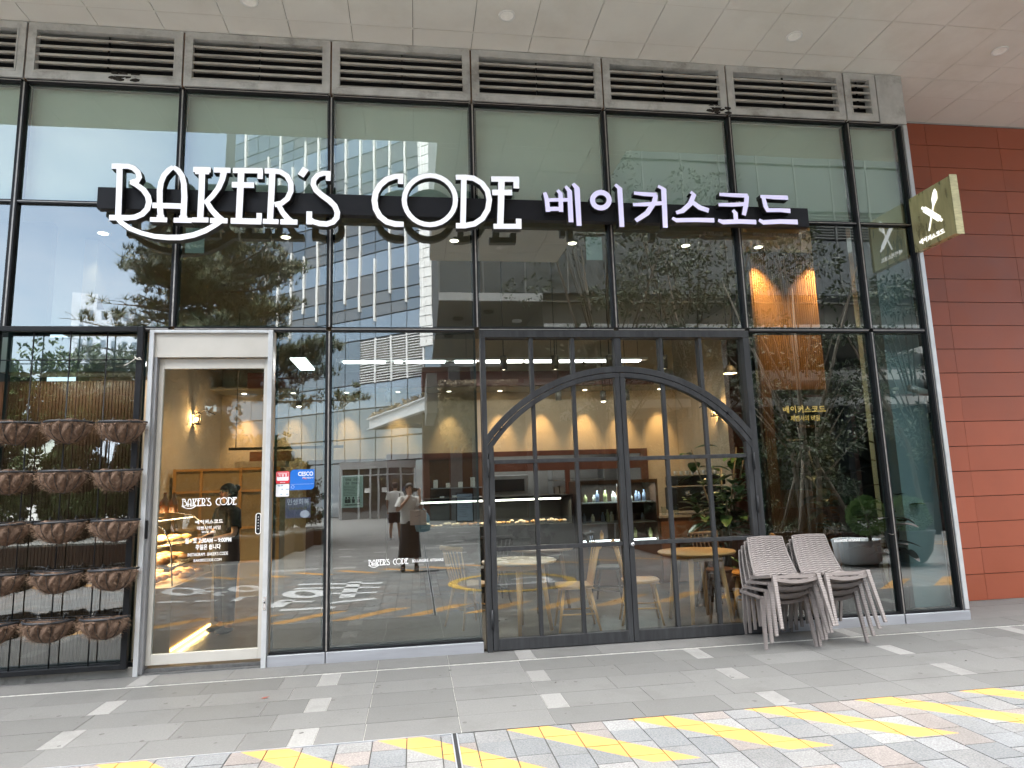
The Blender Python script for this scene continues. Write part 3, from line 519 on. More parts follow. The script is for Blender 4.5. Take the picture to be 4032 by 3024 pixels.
# ------------------------------------------------------------------ stacked resin chairs
resin = mat('taupe_resin', (.195, .170, .160), .55, 0, .05, 9, bump=.05, bscale=120)
def stack_chair(first=None):
    r = empty('resin_chair')
    def wv(u, v, cols, rows):   # woven pattern height
        ph = math.sin(u * cols * math.pi) * .5
        return .0036 * math.sin((v * rows + ph * .42) * 2 * math.pi)
    def seatpt(u, v):
        x = (u - .5) * (.43 + .03 * (1 - v)); y = -.235 + .40 * v
        z = .452 - .012 * math.sin(math.pi * v) - .032 * math.sin(math.pi * u) * (1 - .3 * v) + .020 * (1 if v < .04 else 0) * -1
        if v > .85: z += (v - .85) * .10
        return (x, y, z + wv(u, v, 12, 16))
    s = MB(); s.grid(48, 64, seatpt)
    s.grid(12, 1, lambda u, v: (lambda p: (p[0], p[1] + .001, p[2] - .002 - .030 * v))(seatpt(u, 0)))
    for sx in (-1, 1): s.box(min(sx * .222, sx * .236), max(sx * .222, sx * .236), -.225, .175, .425, .450)
    s.grid(8, 8, lambda u, v: (lambda p: (p[0], p[1], p[2] - .016))(seatpt(u, v)))
    s.build('seat', resin, r)
    def backpt(u, v):
        w = .42 - .075 * v; x = (u - .5) * w; y = .165 + .115 * v + .02 * math.sin(math.pi * v) - .030 * math.sin(math.pi * u) * -1; z = .445 + .362 * v
        return (x, y - .03, z + 0 * u)
    def backn(u, v):
        p = backpt(u, v); return (p[0], p[1] - wv(u, v, 12, 18) * 1.5, p[2] + .010 * abs(math.sin(math.pi * u)))
    b = MB(); b.grid(48, 90, backn); b.grid(8, 8, lambda u, v: (lambda p: (p[0], p[1] + .013, p[2]))(backpt(u, v)))
    bo = b.build('backrest', resin, r)
    fr = MB()
    for sx in (0, 1): fr.tube([(lambda p: (p[0], p[1] + .006, p[2]))(backpt(sx, v / 8)) for v in range(9)], .0085, 8)
    fr.tube([(lambda p: (p[0], p[1] + .006, p[2] + .010 * abs(math.sin(math.pi * u / 8))))(backpt(u / 8, 1)) for u in range(9)], .008, 8)
    fr.build('back_rim', resin, bo)
    def leg(x0, y0, z0, x1, y1, w0, w1, rid):
        m = MB(); n = 44 if rid else 6; vs = []
        for k in range(n + 1):
            t = k / n; x = x0 + (x1 - x0) * t; y = y0 + (y1 - y0) * t; z = z0 * (1 - t); w = w0 + (w1 - w0) * t
            e = (.0022 if rid and k % 2 else 0)
            vs += [(x - w / 2, y - w / 2 - e, z), (x + w / 2 + e, y - w / 2 - e, z), (x + w / 2 + e, y + w / 2, z), (x - w / 2, y + w / 2, z)]
        fs = [(4 * k + j, 4 * k + 4 + j, 4 * k + 4 + (j + 1) % 4, 4 * k + (j + 1) % 4) for k in range(n) for j in range(4)] + [(0, 1, 2, 3), (4 * n + 3, 4 * n + 2, 4 * n + 1, 4 * n)]
        return m.add(vs, fs)
    for sx in (-1, 1):
        leg(sx * .205, -.222, .445, sx * .236, -.285, .034, .024, True).build('leg', resin, r)
        leg(sx * .207, .150, .462, sx * .172, .262, .030, .022, False).build('leg', resin, r)
    ap = MB()
    ap.box(-.20, .20, -.228, -.212, .412, .440)
    ap.build('seat_apron', resin, r)
    return r
ch0 = stack_chair()
names = ['bottom', 'second from bottom', 'third from bottom', 'topmost']
for st_i, (cx, rz, side) in enumerate(((3.315, R(-2), 'left'), (3.80, R(1.5), 'right'))):
    for k in range(4):
        c = ch0 if (st_i == 0 and k == 0) else copy_tree(ch0)
        c.location = (cx + .008 * k + rng.uniform(-.003, .003), -.297 - .084 * k, .059 * k); c.rotation_euler = (R(-3.0 * k), 0, rz + rng.uniform(-.008, .008))
        tag(c, {'topmost': 'taupe woven resin chair on top of the %s stack outside the glass' % side}.get(names[k], '%s taupe woven resin chair in the %s stack outside the glass' % (names[k], side)), 'chair', 'stacked resin chairs outside')

# ------------------------------------------------------------------ steel frame and coir baskets
PF = empty('planter_frame', (-3.035, -.06, 0), 0, 'tall black steel trellis frame with thin rods that carries the coir baskets', 'frame')
m = MB(); X0 = -3.665 + 3.035; X1 = -2.425 + 3.035
m.box(X0, X0 + .05, -.03, .02, .085, 3.045).box(X1 - .05, X1, -.03, .02, .085, 3.045).box(X0 + .05, X1 - .05, -.03, .02, 3.0, 3.045).box(X0 + .05, X1 - .05, -.03, .02, .085, .125)
m.build('outer_frame', M['black'], PF, bevel=.003)
m = MB()
for x in (-3.345, -3.04, -2.735): m.tube([(x + 3.035, 0, .1), (x + 3.035, 0, 3.01)], .0055, 6)
m.build('upright_rods', M['black'], PF)
m = MB()
for z in (2.74, 2.175, 1.755, 1.335, .925, .535): m.tube([(X0 + .04, -.008, z), (X1 - .04, -.008, z)], .005, 6)
m.build('cross_rods', M['black'], PF)
tw = MB().tube([(X1 - .02, -.035, 2.75), (X1 - .05, -.05, 2.74), (X1 - .10, -.05, 2.70), (X1 - .14, -.05, 2.68)], .0045, 6).tube([(X1 - .06, -.04, 2.76), (X1 - .03, -.05, 2.735), (X1 + .0, -.04, 2.735), (X1 - .02, -.045, 2.755)], .006, 6)
tw.build('string_knot', mat('pale_string', (.5, .47, .42), .9), PF)
coir = mat('coir_fibre', (.15, .095, .066), .95, 0, .45, 26, bump=.9, bscale=90, stretch=(1, 1, .35))
wire = mat('basket_wire', (.012, .013, .016), .5)
fib = mat('loose_fibre', (.21, .135, .09), .9, 0, .3, 30)
def basket(seed):
    rg = random.Random(seed); r = empty('coir_basket')
    a, d, h = .184, .190, .180
    def sh(u, v):   # u: around front half (0..1), v: rim..bottom
        t = math.pi * (1 + u); lob = .86 + .15 * abs(math.sin(6 * math.pi * u)) ** .6
        k = math.cos(v * math.pi / 2) ** .48 if v < 1 else 0
        k = max(k, .0) * (1 if v < .1 else lob)
        n = 1 + .05 * math.sin(37 * u + 9 * v + seed) + rg.uniform(-.012, .012)
        return (a * k * math.cos(t) * n, d * k * math.sin(t) * n - .004, -h * (v ** .85) + (.022 * math.sin(u * 9 + seed) * (v < .05)))
    b = MB(); b.grid(72, 22, sh)
    b.grid(12, 8, lambda u, v: ((u - .5) * 2 * a * math.cos(v * math.pi / 2) ** .48, -.003, -h * v ** .85))
    # inner soil / liner surface
    b.grid(16, 6, lambda u, v: (a * .93 * (1 - v) * math.cos(math.pi * (1 + u)), d * .93 * (1 - v) * math.sin(math.pi * (1 + u)) - .005, -.035 + rg.uniform(-.012, .012)))
    b.build('coir_liner', coir, r)
    w = MB(); n = 24
    w.tube([(a * 1.03 * math.cos(math.pi * (1 + k / n)), d * 1.03 * math.sin(math.pi * (1 + k / n)), .0) for k in range(n + 1)], .0085, 8, flat=1.2)
    w.tube([(-a * 1.03, 0, 0), (a * 1.03, 0, 0)], .006, 6)
    for k in range(1, 6):
        u = k / 6; t = math.pi * (1 + u); w.tube([(a * math.cos(t) * max(.02, math.cos(v * math.pi / 2) ** .48) * 1.0, d * math.sin(t) * max(.02, math.cos(v * math.pi / 2) ** .48), -h * v ** .85 - .003) for v in [q / 7 for q in range(8)]], .0035, 5)
    for sx in (-.10, .10):
        w.tube([(sx, -.0, .0), (sx, .012, .03), (sx, .03, .045), (sx + .004, .05, .03), (sx + .004, .052, .01)], .0045, 6)
    w.build('wire_cradle', wire, r)
    f = MB()
    for k in range(700):
        u, v = rg.random(), rg.random() ** 1.1 * .98; p = Vector(sh(u, v)); t = math.pi * (1 + u)
        o = Vector((math.cos(t), math.sin(t), rg.uniform(-.8, .3))) * rg.uniform(.004, .026)
        side = Vector((-math.sin(t), math.cos(t), rg.uniform(-.8, .8))).normalized() * rg.uniform(.008, .036) * rg.choice((-1, 1))
        q = p + o; e = q + side * .5 + o * .8; e2 = e + side * .5 - Vector((0, 0, rg.uniform(0, .02))); wd = Vector((0, .0004, .0011))
        f.add([p, p + wd, q + side * .2 + wd, q + side * .2, e + wd, e, e2], [(0, 1, 2, 3), (3, 2, 4, 5), (5, 4, 6)])
    for k in range(90):
        u, s_ = rg.random(), rg.random() ** .5; t = math.pi * (1 + u); p = Vector((a * .95 * s_ * math.cos(t), d * .95 * s_ * math.sin(t), -.02))
        e = p + Vector((rg.uniform(-.04, .04), rg.uniform(-.03, .03), rg.uniform(.01, .05))); wd = Vector((0, .0004, .0009)); f.add([p, p + wd, e + wd, e], [(0, 1, 2, 3)])
    f.build('loose_fibres', fib, r)
    return r
bask = [basket(s_) for s_ in (1, 2, 3, 4)]
rows = [(2.170, 'top row', 0.0), (1.748, 'second row', -.012), (1.322, 'third row', -.012), (.912, 'fourth row', -.010), (.520, 'bottom row', -.052)]
used = set(); n = 0
for ri, (z, rn, dx) in enumerate(rows):
    for ci, (x, cn) in enumerate(((-2.545, 'right end'), (-2.985, 'middle'), (-3.425, 'left end'))):
        k = (ri * 3 + ci) % 4; src = bask[k]
        c = src if k not in used else copy_tree(src); used.add(k)
        c.location = (x + dx + (.01 if ci == 2 else 0), -.092, z); c.rotation_euler = (R(rng.uniform(-3, 3)), R(rng.uniform(-2, 2)), R(rng.uniform(-4, 4)))
        tag(c, 'empty brown coir basket at the %s of the %s on the black trellis' % (cn, rn), 'basket', 'coir hanging baskets on the trellis')

# ------------------------------------------------------------------ vinyl and stickers on the glass
def sticker(name, loc, label, cat='sticker'):
    return empty(name, loc, 0, label, cat)
t = sticker('door_lettering', (-1.84, .045, 1.2), 'white vinyl shop name and opening hours on the sliding door glass', 'lettering')
name_strokes(t, -2.078 + 1.84, 1.452 - 1.2 - .005, .47, 0, M['decal'])
name_strokes(t, -1.955 + 1.84, 1.272 - 1.2, .235, 0, M['decal'], which='HAN', name='korean_name')
text('tagline', '제빵사의 비밀', .036, M['decal'], 0, 0, 1.208 - 1.2, t); text('since_line', 'SINCE 2002', .024, M['decal'], 0, 0, 1.178 - 1.2, t)
text('opening_hours', '월 - 토 7:30AM ~ 9:00PM', .052, M['decal'], 0, 0, 1.093 - 1.2, t, bold=.0008, sx=.74); text('closed_day', '주일은 쉽니다', .050, M['decal'], 0, 0, 1.036 - 1.2, t, bold=.0008, sx=.74)
text('social_line', 'INSTAGRAM : BAKER\'S CODE', .040, M['decal'], 0, 0, .978 - 1.2, t, sx=.66); text('web_line', 'BAKERSCODE.COM', .034, M['decal'], 0, 0, .928 - 1.2, t, sx=.8)
t = sticker('window_lettering', (-.08, .018, .86), 'small white vinyl shop name low on the wide window left of the arched door', 'lettering')
name_strokes(t, -.432 + .08, -.012, .36, 0, M['decal'], which='LET'); text('subtitle', 'BOULANGERIE  ARTISANALE', .036, M['decal'], .19, 0, -.022, t, sx=.62)
t = sticker('window_lettering', (4.35, .018, .85), 'small white vinyl words low on the window right of the stacked chairs', 'lettering'); text('subtitle', 'BOULANGERIE  ARTISANALE', .036, M['decal'], .0, 0, -.012, t, sx=.62)
t = sticker('window_lettering', (3.6, .018, 4.1), 'faint small grey Korean lettering high on the glass under the sign\'s right end', 'lettering')
gv = mat('faint_vinyl', (.10, .10, .09), .7); text('business_type', '휴게음식점', .055, gv, -.43, 0, -.02, t, sx=.9); text('branch_name', '베이커스코드 해링턴스퀘어점', .055, gv, .33, 0, -.02, t, sx=.9)
def rpoly(x0, x1, z0, z1, r=.015, n=5):
    o = []
    for cx, cz, a in ((x1 - r, z1 - r, 0), (x0 + r, z1 - r, 90), (x0 + r, z0 + r, 180), (x1 - r, z0 + r, 270)):
        for k in range(n + 1): t_ = R(a + 90 * k / n); o.append((cx + r * math.cos(t_), cz + r * math.sin(t_)))
    return o
stw = mat('sticker_white', (.72, .73, .76), .4, 0, .04); str_ = mat('sticker_red', (.55, .02, .035), .4, 0, .04); stb = mat('sticker_blue', (.012, .13, .50), .35, 0, .05)
t = sticker('safety_sticker', (-1.203, .018, 1.651), 'small red and white rounded sticker beside the blue one')
MB().prism(rpoly(-.060, .060, -.056, .056, .014), -.0005, 0).build('sticker_base', str_, t)
MB().prism(rpoly(-.052, .052, -.030, .048, .010), -.0010, -.0006).build('sticker_field', stw, t); MB().prism(rpoly(-.050, .050, .004, .046, .009), -.0016, -.0011).build('red_shield', str_, t)
text('sticker_words', '가 맹 점', .024, stw, 0, -.0018, .008, t, extrude=.0002, bold=.0006); m = MB()
for k in range(9): m.box(-.040 + k * .009, -.034 + k * .009, -.0021, -.0018, .030, .038)
for k in range(6): m.box(-.022 + k * .008, -.017 + k * .008, -.0012, -.0010, -.048, -.042)
m.build('tiny_print', stw, t)
t = sticker('white_sticker', (-1.203, .018, 1.533), 'small pale square sticker under the red one')
MB().prism(rpoly(-.058, .058, -.056, .056, .008), -.0005, 0).build('sticker_base', stw, t)
m = MB(); rgs = random.Random(2)
for k in range(10): x, z = rgs.choice((-.045, .03, -.02, .02)) + rgs.uniform(0, .01), rgs.choice((-.046, .034, 0)) + rgs.uniform(0, .006); m.box(x, x + .016, -.0009, -.0006, z, z + .012)
m.build('pale_print', mat('pale_blue_print', (.36, .47, .58), .5), t)
t = sticker('blue_sticker', (-1.030, .018, 1.626), 'blue CESCO sticker with white lettering on the narrow window')
def apoly(x0, x1, z0, z1, r):   # top-left and bottom-right corners rounded only
    return [(x1, z1)] + [(x0 + r + r * math.cos(R(90 + 15 * k)), z1 - r + r * math.sin(R(90 + 15 * k))) for k in range(7)] + [(x0, z0)] + [(x1 - r + r * math.cos(R(270 + 15 * k)), z0 + r + r * math.sin(R(270 + 15 * k))) for k in range(7)]
MB().prism(apoly(-.108, .108, -.093, .093, .035), -.0005, 0).build('sticker_base', stb, t)
text('brand_words', 'CESCO', .052, stw, .098, -.001, .035, t, 'RIGHT', extrude=.0002, sx=.82, bold=.0012); text('member_word', 'Members', .026, stw, .098, -.001, .008, t, 'RIGHT', extrude=.0002, shear=.3)
MB().ribbon([(0, .012, .004), (.02, .010, .010), (.04, .002, .003)], -.0010, -.0006).build('red_swoosh', str_, t)
MB().box(-.10, .104, -.0010, -.0006, -.042, -.0405).ribbon([(-.083 + .013 * math.cos(k * R(30)), -.065 + .013 * math.sin(k * R(30)), .002) for k in range(13)], -.0010, -.0006).build('sticker_lines', stw, t)
t = sticker('voucher_poster', (-1.065, .030, 1.371), 'faded purple Korean voucher poster under the blue sticker', 'poster')
MB().box(-.112, .112, 0, .0008, -.092, .092).build('poster_sheet', mat('faded_purple', (.30, .26, .42), .6, 0, .1), t)
pv = mat('poster_lilac', (.66, .64, .78), .6); text('poster_title', '민생회복', .060, pv, 0, -.001, .032, t, extrude=.0002, bold=.001, sx=.9); m = MB()
for k in range(14): m.box(-.075 + k * .011, -.069 + k * .011, -.001, -.0007, -.020 + (k % 3) * .004, .010 - (k % 4) * .004)
m.build('faded_print', mat('poster_ochre', (.20, .16, .09), .6), t)
MB().prism([(.06 + .042 * math.cos(R(k * 15)), -.058 + .034 * math.sin(R(k * 15))) for k in range(24)], -.0015, -.0005).build('poster_disc', pv, t)
t = sticker('notice_poster', (-.581, .040, 1.503), 'pale green Korean notice poster with black print and small figures', 'poster')
MB().box(-.098, .098, 0, .0008, -.148, .148).build('poster_sheet', mat('pale_green_paper', (.62, .74, .68), .7, 0, .04, emit=((.6, .8, .7), .004)), t)  # a trace of glow is put into the paper
MB().box(-.088, .088, -.0006, -.0002, -.140, .138).build('poster_field', mat('pale_cream_paper', (.60, .68, .58), .7, 0, .04), t)
bk = mat('poster_ink', (.03, .03, .03), .7)
m = MB(); rgs = random.Random(4)
for r_, z in enumerate((.098, .064)):
    for k in range(7):
        x = -.062 + k * .0185
        if k == 3 - r_: continue
        m.box(x, x + .013, -.001, -.0007, z + .017, z + .021); m.box(x + .001, x + .004, -.001, -.0007, z, z + .017); m.box(x + .0095, x + .0125, -.001, -.0007, z + .002, z + .017); m.box(x + .004, x + .0095, -.001, -.0007, z + .003, z + .006)
for k in range(7): m.box(-.078, -.078 + rgs.uniform(.10, .15), -.001, -.0007, .048 - k * .014, .051 - k * .014)
for x in (-.055, -.028, .01, .058):
    m.prism([(x + .009 * math.cos(R(q * 30)), -.058 + .010 * math.sin(R(q * 30))) for q in range(12)], -.001, -.0007); m.box(x - .013, x + .013, -.001, -.0007, -.105, -.070)
m.build('poster_print', bk, t)
MB().box(-.07, .07, -.0010, -.0007, -.128, -.118).build('poster_footer', bk, t)
for x, z, lab in ((-2.056, 3.915, 'pale green film square inside the glass under the A and K letters'), (1.86, 3.915, 'pale green film square inside the glass below the first Korean letter')):
    t = sticker('film_square', (x, .036, z), lab, 'film')
    MB().box(-.086, .086, 0, .001, -.125, .125).build('film', mat('pale_green_film', (.45, .56, .50), .6, 0, .04, emit=((.7, .9, .8), .03)), t)  # a faint glow is put into the film, no lamp here
# ================================================================== ground
def struct(name, mb, m, **k): return tag(mb.build(name, m, **k), kind='structure')
far = mat('far_ground', (.17, .17, .165), .85, 0, .12, .6, bump=.1, bscale=30)
struct('ground', MB().box(-260, 260, -300, 60, -.30, -.012), far)
gs = MB(); cols_y = [(0.0, -.358), (-.362, -.700), (-.704, -1.020), (-1.024, -1.336), (-1.340, -1.664), (-1.668, -1.978)]
lights = [-6.9, -5.4, -3.8, -2.24, -.705, .958, 2.445, 4.10, 5.63, 7.2, 8.7, 10.3]
gr_ = random.Random(21)
LG = lambda: (lambda v: (v, v * .985, v * .95))(gr_.uniform(.18, .22))
DK = lambda: (lambda v: (v, v * .99, v * .96))(gr_.uniform(.105, .135))
for ri, (ya, yb) in enumerate(cols_y):
    cuts = []; zt = .0 if ri else .012
    for li, lx in enumerate(lights):
        if (li + ri) % 2 == 1: cuts.append((lx - .076, lx + .076))
    x = -9.7; step = .592; off = (.30 if ri % 2 else 0)
    segs = []; cur = x
    for a, b in cuts + [(15.7, 15.7)]:
        n_ = max(1, round((a - cur) / .592)); 
        if ri % 2 and n_ > 1:
            e = [cur, cur + (a - cur) / n_ * .5] + [cur + (a - cur) / n_ * (k + .5) for k in range(1, n_)] + [a]
        else: e = [cur + (a - cur) * k / n_ for k in range(n_ + 1)]
        for p, q in zip(e[:-1], e[1:]): segs.append((p, q, False))
        if a < 15: segs.append((a, b, True))
        cur = b
    for p, q, lt in segs:
        if ri == 5 and False: pass
        gs.box(p + .0018, q - .0018, yb, ya, -.03, zt + gr_.uniform(-.0008, .0008), LG() if lt else DK())
    # beyond: inside recess by the red wall
for k in range(3):
    for i in range(18): gs.box(5.612 + .6 * i, 5.609 + .6 * (i + 1), .004 + .3 * k, .3 + .3 * k, -.03, gr_.uniform(-.0008, .0008), DK())
struct('pavement', gs, M['stone'])
struct('pavement_joints', MB().box(-9.7, 15.7, -1.978, -.3605, -.04, -.0035).box(-9.7, 15.7, -.36, 0, -.04, .0065).box(5.61, 15.7, .001, .91, -.04, -.0035), M['grout'])
# plaza setts with yellow hatching as painted pattern
def sett_mat():
    m, n, l, o = _new('granite_setts'); b = n.new('ShaderNodeBsdfPrincipled'); l(b.outputs[0], o.inputs[0]); b.inputs['Roughness'].default_value = .78
    at = n.new('ShaderNodeAttribute'); at.attribute_name = 'tint'; t = n.new('ShaderNodeTexCoord')
    g = n.new('ShaderNodeTexNoise'); g.inputs['Scale'].default_value = 95; g.inputs['Detail'].default_value = 4; g.inputs['Roughness'].default_value = .7; l(t.outputs['Object'], g.inputs['Vector'])
    mr = n.new('ShaderNodeMapRange'); mr.inputs[1].default_value = .3; mr.inputs[2].default_value = .7; mr.inputs[3].default_value = .60; mr.inputs[4].default_value = 1.40; l(g.outputs[0], mr.inputs[0])
    big = n.new('ShaderNodeTexNoise'); big.inputs['Scale'].default_value = 3.0; big.inputs['Detail'].default_value = 6; l(t.outputs['Object'], big.inputs['Vector'])
    mb_ = n.new('ShaderNodeMapRange'); mb_.inputs[1].default_value = .3; mb_.inputs[2].default_value = .7; mb_.inputs[3].default_value = .86; mb_.inputs[4].default_value = 1.1; l(big.outputs[0], mb_.inputs[0])
    v1 = n.new('ShaderNodeVectorMath'); v1.operation = 'MULTIPLY'; l(at.outputs['Color'], v1.inputs[0]); l(mr.outputs[0], v1.inputs[1])
    v2 = n.new('ShaderNodeVectorMath'); v2.operation = 'MULTIPLY'; l(v1.outputs[0], v2.inputs[0]); l(mb_.outputs[0], v2.inputs[1])
    # stripes: x0 = x + 1.057*(y+1.98)
    sp = n.new('ShaderNodeSeparateXYZ'); l(t.outputs['Object'], sp.inputs[0])
    def M_(op, a, b_=None, c=None):
        q = n.new('ShaderNodeMath'); q.operation = op
        for i, v in enumerate((a, b_, c)):
            if v is None: continue
            if hasattr(v, 'is_linked'): l(v, q.inputs[i])
            else: q.inputs[i].default_value = v
        return q.outputs[0]
    x0 = M_('MULTIPLY_ADD', sp.outputs[1], 1.057, M_('ADD', sp.outputs[0], 1.057 * 1.98))
    ph = M_('FRACT', M_('DIVIDE', M_('ADD', x0, 1.845 + .7945 * 12), .7945))
    edge = M_('MULTIPLY', M_('SUBTRACT', g.outputs[0], .5), .03)
    inx = M_('LESS_THAN', M_('ADD', ph, edge), .345)
    iny = M_('MULTIPLY', M_('GREATER_THAN', M_('ADD', sp.outputs[1], edge), -2.665), M_('LESS_THAN', sp.outputs[1], -1.9))
    # second hatched row near y -6 .. -7.2, right part only
    ph2 = M_('FRACT', M_('DIVIDE', M_('ADD', M_('MULTIPLY_ADD', sp.outputs[1], -1.1, sp.outputs[0]), 20), .80))
    in2 = M_('MULTIPLY', M_('MULTIPLY', M_('LESS_THAN', ph2, .33), M_('LESS_THAN', sp.outputs[1], -6.62)), M_('GREATER_THAN', sp.outputs[1], -7.25))
    mask = M_('MAXIMUM', M_('MULTIPLY', inx, iny), in2)
    worn = n.new('ShaderNodeMapRange'); worn.inputs[1].default_value = .28; worn.inputs[2].default_value = .42; worn.inputs[3].default_value = .55; worn.inputs[4].default_value = 1; l(g.outputs[0], worn.inputs[0])
    yc = n.new('ShaderNodeVectorMath'); yc.operation = 'MULTIPLY'; yc.inputs[0].default_value = (.47, .245, .068); l(mb_.outputs[0], yc.inputs[1])
    mx_ = n.new('ShaderNodeMixRGB'); l(M_('MULTIPLY', mask, worn.outputs[0]), mx_.inputs[0]); l(v2.outputs[0], mx_.inputs[1]); l(yc.outputs[0], mx_.inputs[2]); l(mx_.outputs[0], b.inputs['Base Color'])
    bp = n.new('ShaderNodeBump'); bp.inputs['Strength'].default_value = .35; bp.inputs['Distance'].default_value = .004; l(g.outputs[0], bp.inputs['Height']); l(bp.outputs[0], b.inputs['Normal'])
    return m
M['sett'] = sett_mat()
sm_ = MB(); pal = [(.31, .318, .325), (.34, .342, .345), (.285, .295, .305), (.37, .366, .36), (.35, .318, .300), (.375, .332, .31), (.40, .40, .395), (.32, .32, .32)]
X = -9.7; ci = 0
while X < 15.7:
    w = .205; y = -1.984 - (.0 if ci % 2 else 0)
    seq = gr_.choice(([.15, .2, .2], [.2, .15, .2], [.2, .2, .15])); k = 0
    first = gr_.uniform(.12, .2)
    while y > -6.60:
        h = first if k == 0 else gr_.choice((.15, .2, .2, .2, .25, .3)); h = min(h, y + 6.60) if y - h < -6.60 else h
        if h > .02:
            xa, xb = X + .0035, X + w - .0035
            if xa < .225 < xb or abs(xa - .225) < .001: pass
            c = gr_.choice(pal); q = gr_.uniform(.43, .53)
            sm_.box(xa, xb, y - h + .006, y, -.03, -.002 + gr_.uniform(-.0012, .0012), (c[0] * q, c[1] * q, c[2] * q))
        y -= h; k += 1
        if h <= .02: break
    X += w; ci += 1
# darker slab field further out
for r_ in range(38):
    y = -6.66 - r_ * .30; x = -14 + gr_.uniform(0, .5)
    while x < 18:
        w = gr_.choice((.3, .45, .6)); v = gr_.uniform(.13, .17) if gr_.random() > .06 else .30; sm_.box(x + .003, x + w - .003, y - .296, y, -.03, -.004 + gr_.uniform(-.001, .001), (v, v * .99, v * .97)); x += w
struct('plaza_paving', sm_, M['sett'])
struct('plaza_joints', MB().box(-14, 18, -18.1, -1.981, -.05, -.0075), M['sand'])
gm = MB()
struct('drain_channel', MB().box(.205, .213, -13, -1.99, -.02, .003).box(.235, .243, -13, -1.99, -.02, .003).box(-9.7, .205, -1.992, -1.982, -.02, .002), M['silver2'])
struct('drain_slot', MB().box(.213, .235, -13, -1.99, -.02, .0005).box(-.10, .42, -6.62, -6.40, -.02, .0012), M['void'])
gw = mat('worn_white_paint', (.60, .61, .62), .8, 0, .12, 40, dark=(.3, .3, .3), dscale=60, damt=.7)
for g_ in GROUND_MARKS:
    pts, w = g_[:-1], g_[-1]; n0 = len(gm.v); gm.ribbon([(p[0], p[1], w) for p in pts], 0, .003)
    for i in range(n0, len(gm.v)): a, b, c = gm.v[i]; gm.v[i] = (a, c, .0012 + b)
struct('road_letters', gm, gw)
gm = MB()
def gring(cx, cy, r, w, m, n=40, a0=0, a1=360):
    n0 = len(m.v); m.ribbon([(cx + r * math.cos(R(a0 + (a1 - a0) * k / n)), cy + r * math.sin(R(a0 + (a1 - a0) * k / n)), w) for k in range(n + 1)], 0, .003)
    for i in range(n0, len(m.v)): a, b, c = m.v[i]; m.v[i] = (a, c, .0012 + b)
gring(1.52, -4.5, .95, .15, gm); struct('yellow_ring', gm, mat('worn_yellow_paint', (.50, .31, .05), .8, 0, .15, 40, dark=(.3, .27, .2), dscale=50, damt=.6))
gm = MB(); gring(1.85, -4.62, .28, .13, gm, 24, -160, 100); n0 = len(gm.v); gm.ribbon([(1.2, -4.24, .12), (2.2, -4.28, .12)], 0, .003)
for i in range(n0, len(gm.v)): a, b, c = gm.v[i]; gm.v[i] = (a, c, .0016 + b)
struct('road_symbol', gm, gw)
# trodden gum and drip stains on the slabs
st_ = MB(); rs = random.Random(55)
for k in range(150):
    x, y = rs.uniform(-4.5, 8), rs.uniform(-1.95, -.40); r = rs.choice((.006, .008, .011, .016)); n_ = 9; a0 = rs.random()
    st_.add([(x + r * (1 + rs.uniform(-.3, .3)) * math.cos(a0 + 6.283 * j / n_), y + r * (1 + rs.uniform(-.3, .3)) * math.sin(a0 + 6.283 * j / n_), .0016) for j in range(n_)], [tuple(range(n_))])
struct('pavement_stains', st_, mat('old_gum', (.075, .072, .068), .85, 0, .3, 40))
# fallen leaves
for (x, y, c, rz) in ((-1.12, -.93, 'russet', .3), (2.55, -1.02, 'dark', 1.2), (4.35, -1.35, 'dark', .2), (1.05, -1.1, 'dark', .8)):
    lm = MB(); cc = mat(c + '_leaf', (.22, .05, .03) if c == 'russet' else (.06, .055, .05), .8)
    s_ = .033 if c == 'russet' else .014
    lm.add([(-s_, 0, .001), (-.3 * s_, .4 * s_, .004), (s_, 0, .007), (-.2 * s_, -.4 * s_, .002), (.3 * s_, 0, .0015)], [(0, 4, 1), (1, 4, 2), (0, 3, 4), (3, 2, 4)])
    o = lm.build('fallen_leaf', cc, loc=(x, y, .004)); o.rotation_euler.z = rz; tag(o, 'reddish brown fallen leaf on the grey paving below the blue sticker' if c == 'russet' else 'tiny dark fallen leaf on the grey paving', 'leaf', None if c == 'russet' else 'tiny dark leaves on the paving')

ISC = .40   # overall level of the shop's own lamps and the added fill lamps
def area(x, y, z, sx, sy, e, col=(1, .97, .92), rot=(0, 0, 0)):
    l = bpy.data.lights.new('lamp_and_fill_area', 'AREA'); l.shape = 'RECTANGLE'; l.size = sx; l.size_y = sy; l.energy = e * ISC; l.color = col
    o = bpy.data.objects.new('lamp_and_fill_area', l); COL.objects.link(o); o.location = (x, y, z); o.rotation_euler = rot
# ================================================================== interior (behind the glass)
wallm = mat('warm_plaster', (.50, .42, .31), .85, 0, .08, 3, bump=.08, bscale=60); ceilm = mat('shop_ceiling', (.30, .30, .27), .8, 0, .06, 2)
floorm = mat('shop_floor', (.075, .062, .050), .35, 0, .12, 2.5, dark=(.09, .08, .07), dscale=1.2, damt=.5)
wood = mat('oak', (.56, .33, .13), .45, 0, .12, 5, stretch=(1, 1, .15)); woodt = mat('oak_top', (.58, .36, .16), .35, 0, .12, 4, stretch=(.3, 3, 1)); dwood = mat('dark_walnut', (.085, .045, .028), .4, 0, .2, 6, stretch=(1, 1, .2))
redw = mat('red_brown_board', (.075, .026, .018), .5, 0, .12, 4, stretch=(1, 1, .3)); steel = mat('kitchen_steel', (.36, .38, .40), .35, .6, .15, 4); blk = mat('matte_black', (.015, .015, .016), .6)
darkp = mat('dark_green_partition', (.03, .036, .034), .6, 0, .1); colm = mat('pale_blue_grey_column', (.52, .66, .70), .7, 0, .05, 2)
MB().box(-6.4, 5.56, .12, 9.5, -.02, .006).build('shop_floor', floorm, B)
